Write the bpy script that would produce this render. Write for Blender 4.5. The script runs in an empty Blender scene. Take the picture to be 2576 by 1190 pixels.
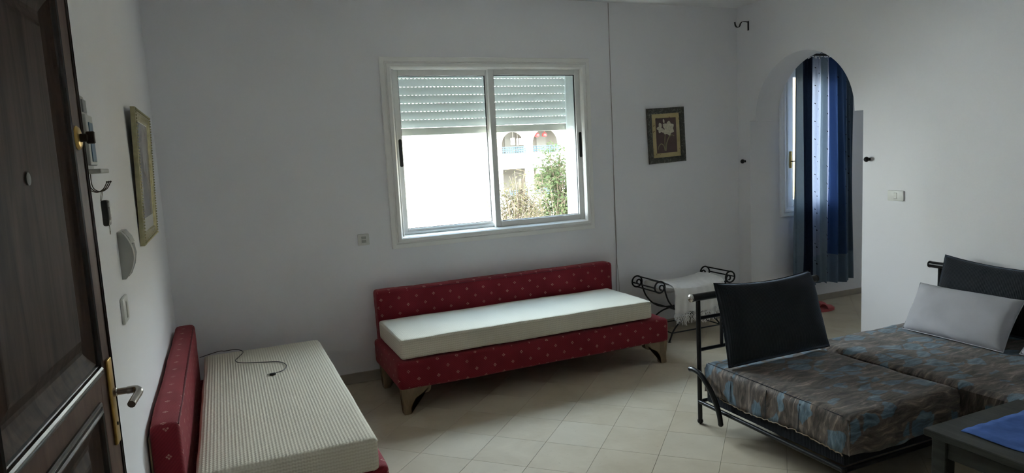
import bpy, bmesh, math, random
from mathutils import Vector, Matrix, noise

random.seed(7)
scn = bpy.context.scene
COL = scn.collection

# ------------------------------------------------------------------ camera
YAW, PITCH, ROLL, FPX = math.radians(23.154), math.radians(6.883), math.radians(-2.978), 1696.7
def cam_axes():
    f = Vector((math.sin(YAW)*math.cos(PITCH), math.cos(YAW)*math.cos(PITCH), -math.sin(PITCH)))
    r = Vector((math.cos(YAW), -math.sin(YAW), 0)); u = r.cross(f)
    c, s = math.cos(ROLL), math.sin(ROLL)
    return c*r + s*u, -s*r + c*u, f
_r, _u, _f = cam_axes()
cd = bpy.data.cameras.new('camera'); cam = bpy.data.objects.new('camera', cd); COL.objects.link(cam)
cd.sensor_fit = 'HORIZONTAL'; cd.sensor_width = 36.0; cd.lens = 36.0*FPX/2576.0; cd.clip_start = 0.02; cd.clip_end = 300
cam.matrix_world = Matrix(((_r.x, _u.x, -_f.x, 0), (_r.y, _u.y, -_f.y, 0), (_r.z, _u.z, -_f.z, 1.5), (0, 0, 0, 1)))
scn.camera = cam

# ------------------------------------------------------------------ world, sun, exposure
w = bpy.data.worlds.new('sky'); scn.world = w; w.use_nodes = True
nt = w.node_tree; nt.nodes.clear()
_o = nt.nodes.new('ShaderNodeOutputWorld'); _b = nt.nodes.new('ShaderNodeBackground')
_tc = nt.nodes.new('ShaderNodeTexCoord'); _sx = nt.nodes.new('ShaderNodeSeparateXYZ'); _cr = nt.nodes.new('ShaderNodeValToRGB')
_cr.color_ramp.elements[0].color = (0.96, 0.98, 1.0, 1); _cr.color_ramp.elements[1].position = 0.86
_cr.color_ramp.elements[1].color = (0.16, 0.23, 0.33, 1)
nt.links.new(_tc.outputs['Generated'], _sx.inputs[0]); nt.links.new(_sx.outputs['Z'], _cr.inputs[0])
nt.links.new(_cr.outputs[0], _b.inputs['Color']); nt.links.new(_b.outputs[0], _o.inputs[0])
_b.inputs['Strength'].default_value = 5.0
sd = bpy.data.lights.new('sun', 'SUN'); sd.energy = 3.0; sd.angle = math.radians(0.6); sd.color = (1.0, 0.95, 0.86)
sun = bpy.data.objects.new('sun', sd); COL.objects.link(sun)
sun.rotation_euler = Vector((-0.20, 0.75, -0.60)).to_track_quat('-Z', 'Y').to_euler()
for nm, loc, sx, sz in (('window_portal', (1.866, 4.79, 1.32), 1.5, 0.8), ('passage_portal', (4.96, 4.79, 1.5), 0.7, 1.3), ('far_portal', (5.95, 4.79, 1.5), 0.3, 1.25)):
    ld = bpy.data.lights.new(nm, 'AREA'); ld.shape = 'RECTANGLE'; ld.size = sx; ld.size_y = sz
    ld.cycles.is_portal = True
    lo = bpy.data.objects.new(nm, ld); COL.objects.link(lo); lo.location = loc
    lo.rotation_euler = (math.radians(-90), 0, 0)
scn.view_settings.view_transform = 'Standard'; scn.view_settings.look = 'None'
scn.view_settings.gamma = 1.0; scn.view_settings.use_curve_mapping = False
scn.view_settings.exposure = 3.52
scn.cycles.max_bounces = 12; scn.cycles.diffuse_bounces = 7; scn.cycles.glossy_bounces = 4
scn.cycles.transparent_max_bounces = 16; scn.cycles.use_denoising = True

# ------------------------------------------------------------------ materials
class NT:
    def __init__(s, name):
        s.m = bpy.data.materials.new(name); s.m.use_nodes = True
        s.t = s.m.node_tree; s.t.nodes.clear()
        s.out = s.n('ShaderNodeOutputMaterial')
    def n(s, k, **kw):
        x = s.t.nodes.new(k)
        for a, b in kw.items(): setattr(x, a, b)
        return x
    def l(s, a, b): s.t.links.new(a, b)
    def put(s, inp, v):
        if hasattr(v, 'is_linked') or hasattr(v, 'links'): s.l(v, inp)
        else:
            if isinstance(v, (tuple, list)) and len(v) == 3 and inp.type == 'RGBA': v = (*v, 1)
            inp.default_value = v
    def math(s, op, a, b=0.0, c=None):
        x = s.n('ShaderNodeMath', operation=op); s.put(x.inputs[0], a); s.put(x.inputs[1], b)
        if c is not None: s.put(x.inputs[2], c)
        return x.outputs[0]
    def mix(s, fac, a, b, mode='MIX'):
        x = s.n('ShaderNodeMix', data_type='RGBA', blend_type=mode)
        s.put(x.inputs[0], fac); s.put(x.inputs[6], a); s.put(x.inputs[7], b); return x.outputs[2]
    def noise(s, vec, scale, detail=3, rough=0.5, dist=0.0):
        x = s.n('ShaderNodeTexNoise'); s.l(vec, x.inputs['Vector']); x.inputs['Scale'].default_value = scale
        x.inputs['Detail'].default_value = detail; x.inputs['Roughness'].default_value = rough
        x.inputs['Distortion'].default_value = dist; return x
    def ramp(s, fac, stops, interp='LINEAR'):
        x = s.n('ShaderNodeValToRGB'); s.l(fac, x.inputs[0]); cr = x.color_ramp; cr.interpolation = interp
        while len(cr.elements) < len(stops): cr.elements.new(0.5)
        for e, (p, c) in zip(cr.elements, stops):
            e.position = p; e.color = (*c, 1) if len(c) == 3 else c
        return x.outputs[0]
    def obj(s): return s.n('ShaderNodeTexCoord').outputs['Object']
    def uv(s): return s.n('ShaderNodeTexCoord').outputs['UV']
    def mapping(s, vec, scale=(1, 1, 1), rot=(0, 0, 0), loc=(0, 0, 0)):
        x = s.n('ShaderNodeMapping'); s.l(vec, x.inputs[0]); x.inputs['Scale'].default_value = scale
        x.inputs['Rotation'].default_value = rot; x.inputs['Location'].default_value = loc; return x.outputs[0]
    def bump(s, h, strength, dist):
        x = s.n('ShaderNodeBump'); s.l(h, x.inputs['Height']); x.inputs['Strength'].default_value = strength
        x.inputs['Distance'].default_value = dist; return x.outputs[0]
    def bsdf(s, col, rough=0.5, metal=0.0, normal=None, spec=0.5, **kw):
        p = s.n('ShaderNodeBsdfPrincipled'); s.put(p.inputs['Base Color'], col); s.put(p.inputs['Roughness'], rough)
        s.put(p.inputs['Metallic'], metal); s.put(p.inputs['Specular IOR Level'], spec)
        for k, v in kw.items(): s.put(p.inputs[k.replace('_', ' ')], v)
        if normal is not None: s.l(normal, p.inputs['Normal'])
        return p.outputs[0]
    def done(s, sh): s.l(sh, s.out.inputs[0]); return s.m

def simple(name, col, rough=0.5, metal=0.0, var=0.08, nscale=20.0, bump=0.0, bdist=0.002, spec=0.5, bscale=None):
    t = NT(name); v = t.obj(); nz = t.noise(v, nscale, 4)
    dark = tuple(c*(1-var) for c in col); light = tuple(min(1, c*(1+var)) for c in col)
    c = t.ramp(nz.outputs[0], [(0.3, dark), (0.7, light)])
    n = None
    if bump: n = t.bump(t.noise(v, bscale or nscale*3, 3).outputs[0], bump, bdist)
    return t.done(t.bsdf(c, rough, metal, n, spec))

def wall_mat(name, col):
    t = NT(name); v = t.obj()
    a = t.noise(v, 1.3, 3).outputs[0]; b = t.noise(v, 90.0, 2).outputs[0]
    c = t.ramp(a, [(0.3, tuple(x*0.965 for x in col)), (0.7, col)])
    return t.done(t.bsdf(c, 0.75, 0, t.bump(b, 0.25, 0.0012), 0.25))

def fabric_red():
    t = NT('red_woven_fabric'); uv = t.uv(); s = t.n('ShaderNodeSeparateXYZ'); t.l(uv, s.inputs[0])
    def lattice(off):
        P, Q = 0.122, 0.106
        fx = t.math('MULTIPLY', t.math('SUBTRACT', t.math('FRACT', t.math('ADD', t.math('DIVIDE', s.outputs[0], P), off)), 0.5), P)
        fy = t.math('MULTIPLY', t.math('SUBTRACT', t.math('FRACT', t.math('ADD', t.math('DIVIDE', s.outputs[1], Q), off)), 0.5), Q)
        ax, ay = t.math('ABSOLUTE', fx), t.math('ABSOLUTE', fy)
        dia = t.math('LESS_THAN', t.math('ADD', ax, ay), 0.0112)
        mx = t.math('MAXIMUM', ax, ay); mn = t.math('MINIMUM', ax, ay)
        cross = t.math('GREATER_THAN', t.math('ABSOLUTE', t.math('SUBTRACT', ax, ay)), 0.0016)
        core = t.math('GREATER_THAN', mx, 0.0014)
        return t.math('MULTIPLY', t.math('MULTIPLY', dia, cross), core)
    m = t.math('MAXIMUM', lattice(0.0), lattice(0.5))
    nz = t.noise(uv, 14, 4).outputs[0]
    fade = t.math('MULTIPLY', m, t.ramp(nz, [(0.25, (0.2,)*3), (0.6, (0.8,)*3)]))
    base = t.ramp(t.noise(uv, 6, 3).outputs[0], [(0.3, (0.185, 0.013, 0.022)), (0.7, (0.25, 0.022, 0.034))])
    wv = t.n('ShaderNodeTexWave', wave_type='BANDS', bands_direction='DIAGONAL'); t.l(uv, wv.inputs[0]); wv.inputs['Scale'].default_value = 45
    wv.inputs['Distortion'].default_value = 1.5
    base = t.mix(t.math('MULTIPLY', wv.outputs[1], 0.35), base, (0.12, 0.008, 0.013))
    c = t.mix(fade, base, (0.52, 0.30, 0.25))
    return t.done(t.bsdf(c, 0.85, 0, t.bump(wv.outputs[1], 0.25, 0.0015), 0.2, Sheen_Weight=0.25, Sheen_Tint=(0.9, 0.4, 0.4)))

def fabric_rib():
    t = NT('cream_ribbed_cotton'); uv = t.uv(); s = t.n('ShaderNodeSeparateXYZ'); t.l(uv, s.inputs[0])
    wob = t.math('MULTIPLY', t.math('SINE', t.math('MULTIPLY', s.outputs[0], 340.0)), 0.0013)
    vv = t.math('ADD', s.outputs[1], wob)
    h = t.math('SINE', t.math('MULTIPLY', vv, 2*math.pi/0.0135))
    h2 = t.math('MULTIPLY', t.math('SINE', t.math('MULTIPLY', s.outputs[0], 2*math.pi/0.011)), 0.35)
    hh = t.math('MULTIPLY_ADD', t.math('ADD', h, h2), 0.5, 0.5)
    c = t.mix(t.math('MULTIPLY', hh, 1.0), (0.66, 0.61, 0.50), (0.75, 0.71, 0.60))
    c = t.mix(t.math('MULTIPLY', t.noise(uv, 3, 3).outputs[0], 0.18), c, (0.55, 0.50, 0.38))
    return t.done(t.bsdf(c, 0.9, 0, t.bump(hh, 0.45, 0.003), 0.15))

def fabric_ribcushion(name, col, sc=0.006):
    t = NT(name); uv = t.uv(); s = t.n('ShaderNodeSeparateXYZ'); t.l(uv, s.inputs[0])
    h = t.math('MULTIPLY_ADD', t.math('SINE', t.math('MULTIPLY', s.outputs[0], 2*math.pi/sc)), 0.5, 0.5)
    nz = t.noise(uv, 160, 2).outputs[0]
    c = t.mix(t.math('MULTIPLY', h, 0.6), tuple(x*0.6 for x in col), tuple(x*1.25 for x in col))
    c = t.mix(t.math('MULTIPLY', nz, 0.4), c, tuple(x*0.5 for x in col))
    return t.done(t.bsdf(c, 0.9, 0, t.bump(h, 0.5, 0.002), 0.2, Sheen_Weight=0.4, Sheen_Roughness=0.3, Sheen_Tint=(0.45, 0.55, 0.75)))

def fabric_leafy():
    t = NT('brown_blue_leaf_print'); uv = t.uv()
    wn = t.noise(uv, 5.0, 3); wob = t.n('ShaderNodeVectorMath', operation='MULTIPLY_ADD')
    t.l(wn.outputs['Color'], wob.inputs[0]); wob.inputs[1].default_value = (0.085, 0.085, 0.085); t.l(uv, wob.inputs[2])
    wn2 = t.noise(uv, 26.0, 3); wob2 = t.n('ShaderNodeVectorMath', operation='MULTIPLY_ADD')
    t.l(wn2.outputs['Color'], wob2.inputs[0]); wob2.inputs[1].default_value = (0.035, 0.035, 0.035); t.l(wob.outputs[0], wob2.inputs[2])
    mp = t.mapping(wob2.outputs[0], (8.5, 13.0, 1), (0, 0, math.radians(22)))
    vo = t.n('ShaderNodeTexVoronoi', feature='F1'); t.l(mp, vo.inputs['Vector']); vo.inputs['Scale'].default_value = 1.0
    ed = t.n('ShaderNodeTexVoronoi', feature='DISTANCE_TO_EDGE'); t.l(mp, ed.inputs['Vector']); ed.inputs['Scale'].default_value = 1.0
    sep = t.n('ShaderNodeSeparateColor'); t.l(vo.outputs['Color'], sep.inputs[0])
    pick = t.math('GREATER_THAN', sep.outputs[0], 0.52)
    inside = t.ramp(ed.outputs[0], [(0.05, (0, 0, 0)), (0.09, (1, 1, 1))])
    leaf = t.math('MULTIPLY', pick, inside)
    mp2 = t.mapping(wob.outputs[0], (9.0, 42.0, 1), (0, 0, math.radians(28)))
    st = t.noise(mp2, 1.0, 5, 0.65, 0.6).outputs[0]
    brown = t.ramp(st, [(0.36, (0.028, 0.021, 0.016)), (0.47, (0.080, 0.060, 0.048)), (0.56, (0.14, 0.106, 0.086)), (0.66, (0.30, 0.23, 0.185))])
    blue = t.ramp(st, [(0.36, (0.045, 0.080, 0.110)), (0.50, (0.095, 0.165, 0.225)), (0.66, (0.20, 0.30, 0.38))])
    c = t.mix(t.math('MULTIPLY', leaf, 0.92), brown, blue)
    hl = t.noise(t.mapping(wob.outputs[0], (14.0, 70.0, 1), (0, 0, math.radians(35))), 1.0, 4, 0.6, 1.2).outputs[0]
    c = t.mix(t.ramp(hl, [(0.60, (0, 0, 0)), (0.72, (0.75,)*3)]), c, (0.24, 0.175, 0.135))
    return t.done(t.bsdf(c, 0.62, 0, t.bump(st, 0.25, 0.004), 0.35, Sheen_Weight=0.2))

def wood_mat(name, a, b, rough=0.35, axis=(1.0, 8.0, 8.0), sc=3.0, coat=0.0, spec=0.22):
    t = NT(name); v = t.mapping(t.obj(), axis)
    nz = t.noise(v, sc, 6, 0.6, 0.8).outputs[0]
    c = t.ramp(nz, [(0.3, a), (0.68, b)])
    return t.done(t.bsdf(c, rough, 0, t.bump(nz, 0.12, 0.001), spec, Coat_Weight=coat, Coat_Roughness=0.2))

def tile_mat():
    t = NT('cream_marble_tile'); v = t.obj(); oi = t.n('ShaderNodeObjectInfo')
    off = t.n('ShaderNodeVectorMath', operation='MULTIPLY_ADD'); t.l(oi.outputs['Location'], off.inputs[0]); off.inputs[1].default_value = (1, 1, 1); t.l(v, off.inputs[2])
    nz = t.noise(off.outputs[0], 4.5, 5, 0.6, 0.5).outputs[0]
    c = t.ramp(nz, [(0.3, (0.47, 0.395, 0.285)), (0.7, (0.57, 0.495, 0.375))])
    c = t.mix(t.math('MULTIPLY', oi.outputs['Random'], 0.38), c, (0.60, 0.545, 0.44))
    fine = t.noise(off.outputs[0], 35, 3).outputs[0]
    c = t.mix(t.math('MULTIPLY', t.math('GREATER_THAN', fine, 0.68), 0.25), c, (0.38, 0.32, 0.23))
    r = t.math('MULTIPLY_ADD', nz, 0.15, 0.52)
    return t.done(t.bsdf(c, r, 0, t.bump(nz, 0.05, 0.002), 0.12))

def glass_mat(name, tint=(0.92, 0.96, 0.95)):
    t = NT(name); fr = t.n('ShaderNodeFresnel'); gm = t.n('ShaderNodeNewGeometry'); t.l(t.math('MULTIPLY_ADD', gm.outputs['Backfacing'], 1/1.45-1.45, 1.45), fr.inputs[0])
    nz = t.noise(t.obj(), 3.0, 2).outputs[0]
    tr = t.n('ShaderNodeBsdfTransparent'); tr.inputs[0].default_value = (*tint, 1)
    gl = t.n('ShaderNodeBsdfGlossy'); gl.inputs['Roughness'].default_value = 0.02
    mx = t.n('ShaderNodeMixShader'); t.l(t.math('MULTIPLY_ADD', nz, 0.02, fr.outputs[0]), mx.inputs[0]); t.l(tr.outputs[0], mx.inputs[1]); t.l(gl.outputs[0], mx.inputs[2])
    return t.done(mx.outputs[0])

def curtain_mat():
    t = NT('blue_striped_voile'); uv = t.uv(); s = t.n('ShaderNodeSeparateXYZ'); t.l(uv, s.inputs[0])
    u, v = s.outputs[0], s.outputs[1]
    G, N, L, R_, S = (0.20, 0.26, 0.32), (0.010, 0.016, 0.035), (0.26, 0.29, 0.38), (0.035, 0.075, 0.20), (0.085, 0.115, 0.155)
    col = t.ramp(u, [(0.0, G), (0.10, N), (0.27, L), (0.43, G), (0.50, (0.32, 0.33, 0.46)), (0.585, R_), (0.73, (0.04, 0.075, 0.16)), (0.86, S)], 'CONSTANT')
    wv = t.noise(t.mapping(uv, (260, 60, 1)), 1.0, 3, 0.7).outputs[0]
    col = t.mix(t.math('MULTIPLY', wv, 0.35), col, (0.05, 0.07, 0.12))
    hem = t.math('LESS_THAN', v, 0.13); notdark = t.math('SUBTRACT', 1.0, t.math('MULTIPLY', t.math('GREATER_THAN', u, 0.10), t.math('LESS_THAN', u, 0.27)))
    col = t.mix(t.math('MULTIPLY', hem, t.math('MULTIPLY', notdark, 0.7)), col, (0.15, 0.20, 0.25))
    fx = t.math('SUBTRACT', t.math('FRACT', t.math('MULTIPLY', u, 11.0)), 0.5); fy = t.math('SUBTRACT', t.math('FRACT', t.math('ADD', t.math('MULTIPLY', v, 13.0), t.math('MULTIPLY', u, 3.3))), 0.5)
    d = t.math('ADD', t.math('MULTIPLY', fx, fx), t.math('MULTIPLY', t.math('MULTIPLY', fy, fy), 4.0))
    col = t.mix(t.math('LESS_THAN', d, 0.004), col, (0.01, 0.01, 0.015))
    df = t.n('ShaderNodeBsdfDiffuse'); t.l(col, df.inputs[0]); tl = t.n('ShaderNodeBsdfTranslucent'); t.l(col, tl.inputs[0])
    thin = t.ramp(u, [(0.0, (0.10,)*3), (0.10, (0.03,)*3), (0.27, (0.32,)*3), (0.43, (0.10,)*3), (0.50, (0.22,)*3), (0.585, (0.10,)*3), (0.73, (0.05,)*3), (0.86, (0.05,)*3)], 'CONSTANT')
    m1 = t.n('ShaderNodeMixShader'); t.l(thin, m1.inputs[0]); t.l(df.outputs[0], m1.inputs[1]); t.l(tl.outputs[0], m1.inputs[2])
    tr = t.n('ShaderNodeBsdfTransparent'); tr.inputs[0].default_value = (0.75, 0.82, 1, 1)
    sheer = t.ramp(u, [(0.0, (0.01,)*3), (0.10, (0.0,)*3), (0.27, (0.015,)*3), (0.43, (0.0,)*3), (0.50, (0.012,)*3), (0.585, (0.0,)*3), (0.73, (0.0,)*3), (0.86, (0.0,)*3)], 'CONSTANT')
    thr = t.math('MULTIPLY', sheer, t.math('GREATER_THAN', wv, 0.5))
    m2 = t.n('ShaderNodeMixShader'); t.l(thr, m2.inputs[0]); t.l(m1.outputs[0], m2.inputs[1]); t.l(tr.outputs[0], m2.inputs[2])
    return t.done(m2.outputs[0])

def pvc(name, col, thru=0.013):
    t = NT(name); nz = t.noise(t.obj(), 4, 2).outputs[0]; c = t.ramp(nz, [(0.3, tuple(x*0.98 for x in col)), (0.7, col)])
    d = t.bsdf(c, 0.5); tl = t.n('ShaderNodeBsdfTranslucent'); t.l(c, tl.inputs[0])
    m = t.n('ShaderNodeMixShader'); m.inputs[0].default_value = thru; t.l(d, m.inputs[1]); t.l(tl.outputs[0], m.inputs[2])
    return t.done(m.outputs[0])

def leaf_mat(name, a, b):
    t = NT(name); nz = t.noise(t.obj(), 6, 3).outputs[0]; c = t.ramp(nz, [(0.3, a), (0.7, b)])
    d = t.n('ShaderNodeBsdfDiffuse'); t.l(c, d.inputs[0]); tl = t.n('ShaderNodeBsdfTranslucent'); t.l(c, tl.inputs[0])
    m = t.n('ShaderNodeMixShader'); m.inputs[0].default_value = 0.35; t.l(d.outputs[0], m.inputs[1]); t.l(tl.outputs[0], m.inputs[2])
    return t.done(m.outputs[0])

def print_frame_mat():
    t = NT('dark_mottled_frame'); v = t.obj(); nz = t.noise(v, 55, 4, 0.7, 1.0).outputs[0]
    c = t.ramp(nz, [(0.38, (0.035, 0.035, 0.028)), (0.56, (0.06, 0.058, 0.045)), (0.66, (0.24, 0.24, 0.20))])
    return t.done(t.bsdf(c, 0.45, 0, t.bump(nz, 0.4, 0.002)))

def mat_board():
    t = NT('yellowed_mat_board'); v = t.obj()
    c = t.ramp(t.noise(v, 9, 3).outputs[0], [(0.3, (0.42, 0.33, 0.15)), (0.7, (0.56, 0.46, 0.24))])
    sp = t.noise(v, 34, 2).outputs[0]
    c = t.mix(t.math('MULTIPLY', t.math('GREATER_THAN', sp, 0.66), 0.7), c, (0.16, 0.08, 0.04))
    return t.done(t.bsdf(c, 0.6))

def grey_print():
    t = NT('faded_grey_print'); v = t.obj()
    nz = t.noise(t.mapping(v, (6, 6, 2.5)), 1.4, 4, 0.55, 0.8).outputs[0]
    c = t.ramp(nz, [(0.35, (0.05, 0.05, 0.06)), (0.5, (0.16, 0.15, 0.16)), (0.62, (0.36, 0.34, 0.33))])
    return t.done(t.bsdf(c, 0.25))

M = {}
M['wall'] = wall_mat('white_plaster', (0.855, 0.85, 0.872))
M['ceiling'] = wall_mat('ceiling_plaster', (0.86, 0.857, 0.865))
M['grout'] = simple('grey_grout', (0.30, 0.26, 0.20), 0.9, bump=0.2)
M['tile'] = tile_mat()
M['base'] = simple('grey_beige_stone', (0.36, 0.32, 0.26), 0.4, var=0.12, nscale=9)
M['casing'] = simple('painted_casing', (0.87, 0.86, 0.83), 0.45, var=0.03, nscale=6)
M['alu'] = simple('white_aluminium', (0.84, 0.84, 0.82), 0.35, var=0.02, nscale=5)
M['track'] = simple('grey_track', (0.45, 0.46, 0.46), 0.35, 0.6)
M['gasket'] = simple('black_rubber', (0.012, 0.012, 0.014), 0.7)
M['glass'] = glass_mat('window_glass')
M['shutter'] = pvc('pale_shutter_slat', (0.70, 0.75, 0.73))
M['shutterbar'] = pvc('cream_shutter_bar', (0.56, 0.55, 0.49))
M['guide'] = simple('pale_guide', (0.75, 0.80, 0.82), 0.4, var=0.02)
M['plastic'] = simple('white_plastic', (0.74, 0.74, 0.70), 0.3, var=0.02)
M['plastic2'] = simple('ivory_plastic', (0.66, 0.65, 0.60), 0.35, var=0.02)
M['red'] = fabric_red(); M['rib'] = fabric_rib()
M['redpipe'] = simple('red_piping', (0.13, 0.010, 0.017), 0.8)
M['legwood'] = wood_mat('pale_leg_wood', (0.16, 0.115, 0.07), (0.30, 0.225, 0.14), 0.5, (6, 6, 1.5), 4)
M['iron'] = simple('black_iron', (0.010, 0.010, 0.011), 0.33, 0.3, var=0.3, nscale=40, bump=0.1)
M['leafy'] = fabric_leafy()
M['darkweave'] = fabric_ribcushion('dark_woven_base', (0.024, 0.027, 0.032), 0.008)
M['charcoal'] = fabric_ribcushion('charcoal_corduroy', (0.030, 0.034, 0.041), 0.0075)
M['whitecush'] = simple('white_linen', (0.43, 0.43, 0.46), 0.9, var=0.05, nscale=8, bump=0.5, bscale=260, bdist=0.001, spec=0.15)
M['cloth'] = simple('white_cotton', (0.89, 0.875, 0.86), 0.9, var=0.05, nscale=15, bump=0.4, bscale=200, bdist=0.001, spec=0.15)
M['blackwood'] = wood_mat('black_stained_wood', (0.022, 0.023, 0.020), (0.045, 0.047, 0.042), 0.5, (8, 1, 8), 4)
M['bluecloth'] = simple('blue_cotton', (0.075, 0.15, 0.42), 0.85, var=0.25, nscale=12, bump=0.6, bscale=30, bdist=0.004, spec=0.15)
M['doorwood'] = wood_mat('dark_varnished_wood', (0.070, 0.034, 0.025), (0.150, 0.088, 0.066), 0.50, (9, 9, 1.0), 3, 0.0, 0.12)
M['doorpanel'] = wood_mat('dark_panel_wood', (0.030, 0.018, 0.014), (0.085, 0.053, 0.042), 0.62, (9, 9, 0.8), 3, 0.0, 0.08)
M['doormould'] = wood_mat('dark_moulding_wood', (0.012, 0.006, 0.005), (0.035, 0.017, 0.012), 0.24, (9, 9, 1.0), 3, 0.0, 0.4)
M['brass'] = simple('aged_brass', (0.52, 0.33, 0.09), 0.32, 0.9, var=0.2, nscale=30)
M['steel'] = simple('brushed_steel', (0.55, 0.53, 0.50), 0.25, 0.95, var=0.05)
M['darkmetal'] = simple('dark_bronze', (0.05, 0.035, 0.025), 0.35, 0.7)
M['peep'] = simple('dull_peephole', (0.06, 0.055, 0.05), 0.55, 0.3)
M['gold'] = simple('champagne_gilt', (0.40, 0.37, 0.22), 0.4, 0.35, var=0.2, nscale=40, bump=0.3)
M['frame'] = print_frame_mat(); M['matboard'] = mat_board(); M['greyprint'] = grey_print()
M['brownprint'] = simple('brown_print', (0.095, 0.055, 0.050), 0.5, var=0.2, nscale=10)
M['petal'] = simple('cream_petal_print', (0.55, 0.50, 0.38), 0.6, var=0.18, nscale=60)
M['stem'] = simple('olive_stem_print', (0.26, 0.23, 0.13), 0.6, var=0.2)
M['paperwhite'] = simple('white_mat_board', (0.55, 0.55, 0.54), 0.6, var=0.03)
M['greyplastic'] = simple('grey_plastic', (0.42, 0.42, 0.39), 0.45, var=0.03)
M['darkgrey'] = simple('dark_grey_plastic', (0.20, 0.205, 0.21), 0.5, var=0.03)
M['bluepanel'] = simple('blue_panel', (0.03, 0.11, 0.20), 0.4, var=0.3)
M['blackplastic'] = simple('black_plastic', (0.012, 0.012, 0.013), 0.35)
M['cable'] = simple('black_cable', (0.010, 0.010, 0.010), 0.45)
M['wirecable'] = simple('grey_brown_wire', (0.26, 0.22, 0.19), 0.6)
M['curtain'] = curtain_mat()
M['pink'] = simple('coral_pink_rubber', (0.42, 0.07, 0.075), 0.6)
M['facade'] = simple('white_facade', (0.72, 0.71, 0.68), 0.8, var=0.02, nscale=0.5)
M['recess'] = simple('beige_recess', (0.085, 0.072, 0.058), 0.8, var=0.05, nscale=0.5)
M['doorfar'] = simple('far_door', (0.11, 0.10, 0.085), 0.7)
M['rail'] = simple('blue_railing', (0.015, 0.05, 0.11), 0.5)
M['ochre'] = simple('ochre_facade', (0.22, 0.15, 0.05), 0.8, var=0.12, nscale=1.0)
M['ground'] = simple('dusty_ground', (0.20, 0.17, 0.12), 0.9, var=0.15, nscale=0.6)
M['leafgreen'] = leaf_mat('green_leaf', (0.030, 0.042, 0.018), (0.075, 0.090, 0.040))
M['leafbrown'] = leaf_mat('dry_leaf', (0.050, 0.050, 0.024), (0.105, 0.088, 0.050))
M['bark'] = simple('bark', (0.065, 0.045, 0.027), 0.9, var=0.3)
M['lantern'] = simple('red_lantern', (0.65, 0.03, 0.03), 0.6)
M['laundry'] = simple('cream_laundry', (0.75, 0.68, 0.6), 0.9)
M['extwall'] = simple('exterior_render', (0.6, 0.58, 0.54), 0.9)

# ------------------------------------------------------------------ mesh helpers
def newbm(): return bmesh.new()
def merge(dst, src):
    me = bpy.data.meshes.new('tmp'); src.to_mesh(me); src.free(); dst.from_mesh(me); bpy.data.meshes.remove(me)
def box(bm, x0, x1, y0, y1, z0, z1, bev=0.0, seg=2):
    b = bmesh.new(); bmesh.ops.create_cube(b, size=1.0)
    for v in b.verts: v.co = Vector(((x0+x1)/2+v.co.x*(x1-x0), (y0+y1)/2+v.co.y*(y1-y0), (z0+z1)/2+v.co.z*(z1-z0)))
    if bev: bmesh.ops.bevel(b, geom=b.edges[:], offset=bev, segments=seg, profile=0.5, affect='EDGES', clamp_overlap=True)
    merge(bm, b); return bm
def sweep(bm, pts, r, seg=8, closed=False, radii=None):
    pts = [Vector(p) for p in pts]; n = len(pts); rings = []
    tang = []
    for i in range(n):
        if closed: a, b = pts[(i-1) % n], pts[(i+1) % n]
        else: a, b = pts[max(i-1, 0)], pts[min(i+1, n-1)]
        tang.append((b-a).normalized())
    up = Vector((0, 0, 1)) if abs(tang[0].z) < 0.9 else Vector((1, 0, 0))
    nrm = tang[0].cross(up).normalized()
    for i in range(n):
        t = tang[i]; nrm = (nrm - t*nrm.dot(t)).normalized(); bi = t.cross(nrm)
        rr = radii[i] if radii else r
        rings.append([bm.verts.new(pts[i] + rr*(math.cos(2*math.pi*k/seg)*nrm + math.sin(2*math.pi*k/seg)*bi)) for k in range(seg)])
    for i in range(n if closed else n-1):
        A, B = rings[i], rings[(i+1) % n]
        for k in range(seg): bm.faces.new((A[k], A[(k+1) % seg], B[(k+1) % seg], B[k]))
    if not closed:
        bm.faces.new(rings[0][::-1]); bm.faces.new(rings[-1])
    return bm
def ball(bm, c, r, sub=2, sc=(1, 1, 1)):
    b = bmesh.new(); bmesh.ops.create_icosphere(b, subdivisions=sub, radius=r)
    for v in b.verts: v.co = Vector((v.co.x*sc[0]+c[0], v.co.y*sc[1]+c[1], v.co.z*sc[2]+c[2]))
    merge(bm, b); return bm
def lathe(bm, prof, c, axis, seg=16):
    """prof: list of (radius, distance along axis)"""
    axis = Vector(axis).normalized(); up = Vector((0, 0, 1)) if abs(axis.z) < 0.9 else Vector((1, 0, 0))
    a = axis.cross(up).normalized(); b = axis.cross(a); c = Vector(c); rings = []
    for r, h in prof:
        rings.append([bm.verts.new(c + axis*h + max(r, 1e-5)*(math.cos(2*math.pi*k/seg)*a + math.sin(2*math.pi*k/seg)*b)) for k in range(seg)])
    for A, B in zip(rings, rings[1:]):
        for k in range(seg): bm.faces.new((A[k], A[(k+1) % seg], B[(k+1) % seg], B[k]))
    bm.faces.new(rings[0][::-1]); bm.faces.new(rings[-1])
    return bm
def prism(bm, pts, axis, a, b):
    """extrude a 2D outline along x, y or z between a and b; pts are the two other coordinates in xyz order"""
    def P(p, h):
        return Vector((h, p[0], p[1])) if axis == 'x' else Vector((p[0], h, p[1])) if axis == 'y' else Vector((p[0], p[1], h))
    b2 = bmesh.new()
    A = [b2.verts.new(P(p, a)) for p in pts]; B = [b2.verts.new(P(p, b)) for p in pts]; n = len(pts)
    f1 = b2.faces.new(A); f2 = b2.faces.new(B[::-1])
    for i in range(n): b2.faces.new((A[(i+1) % n], A[i], B[i], B[(i+1) % n]))
    bmesh.ops.triangulate(b2, faces=[f1, f2]); bmesh.ops.recalc_face_normals(b2, faces=b2.faces[:])
    merge(bm, b2); return bm
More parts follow.
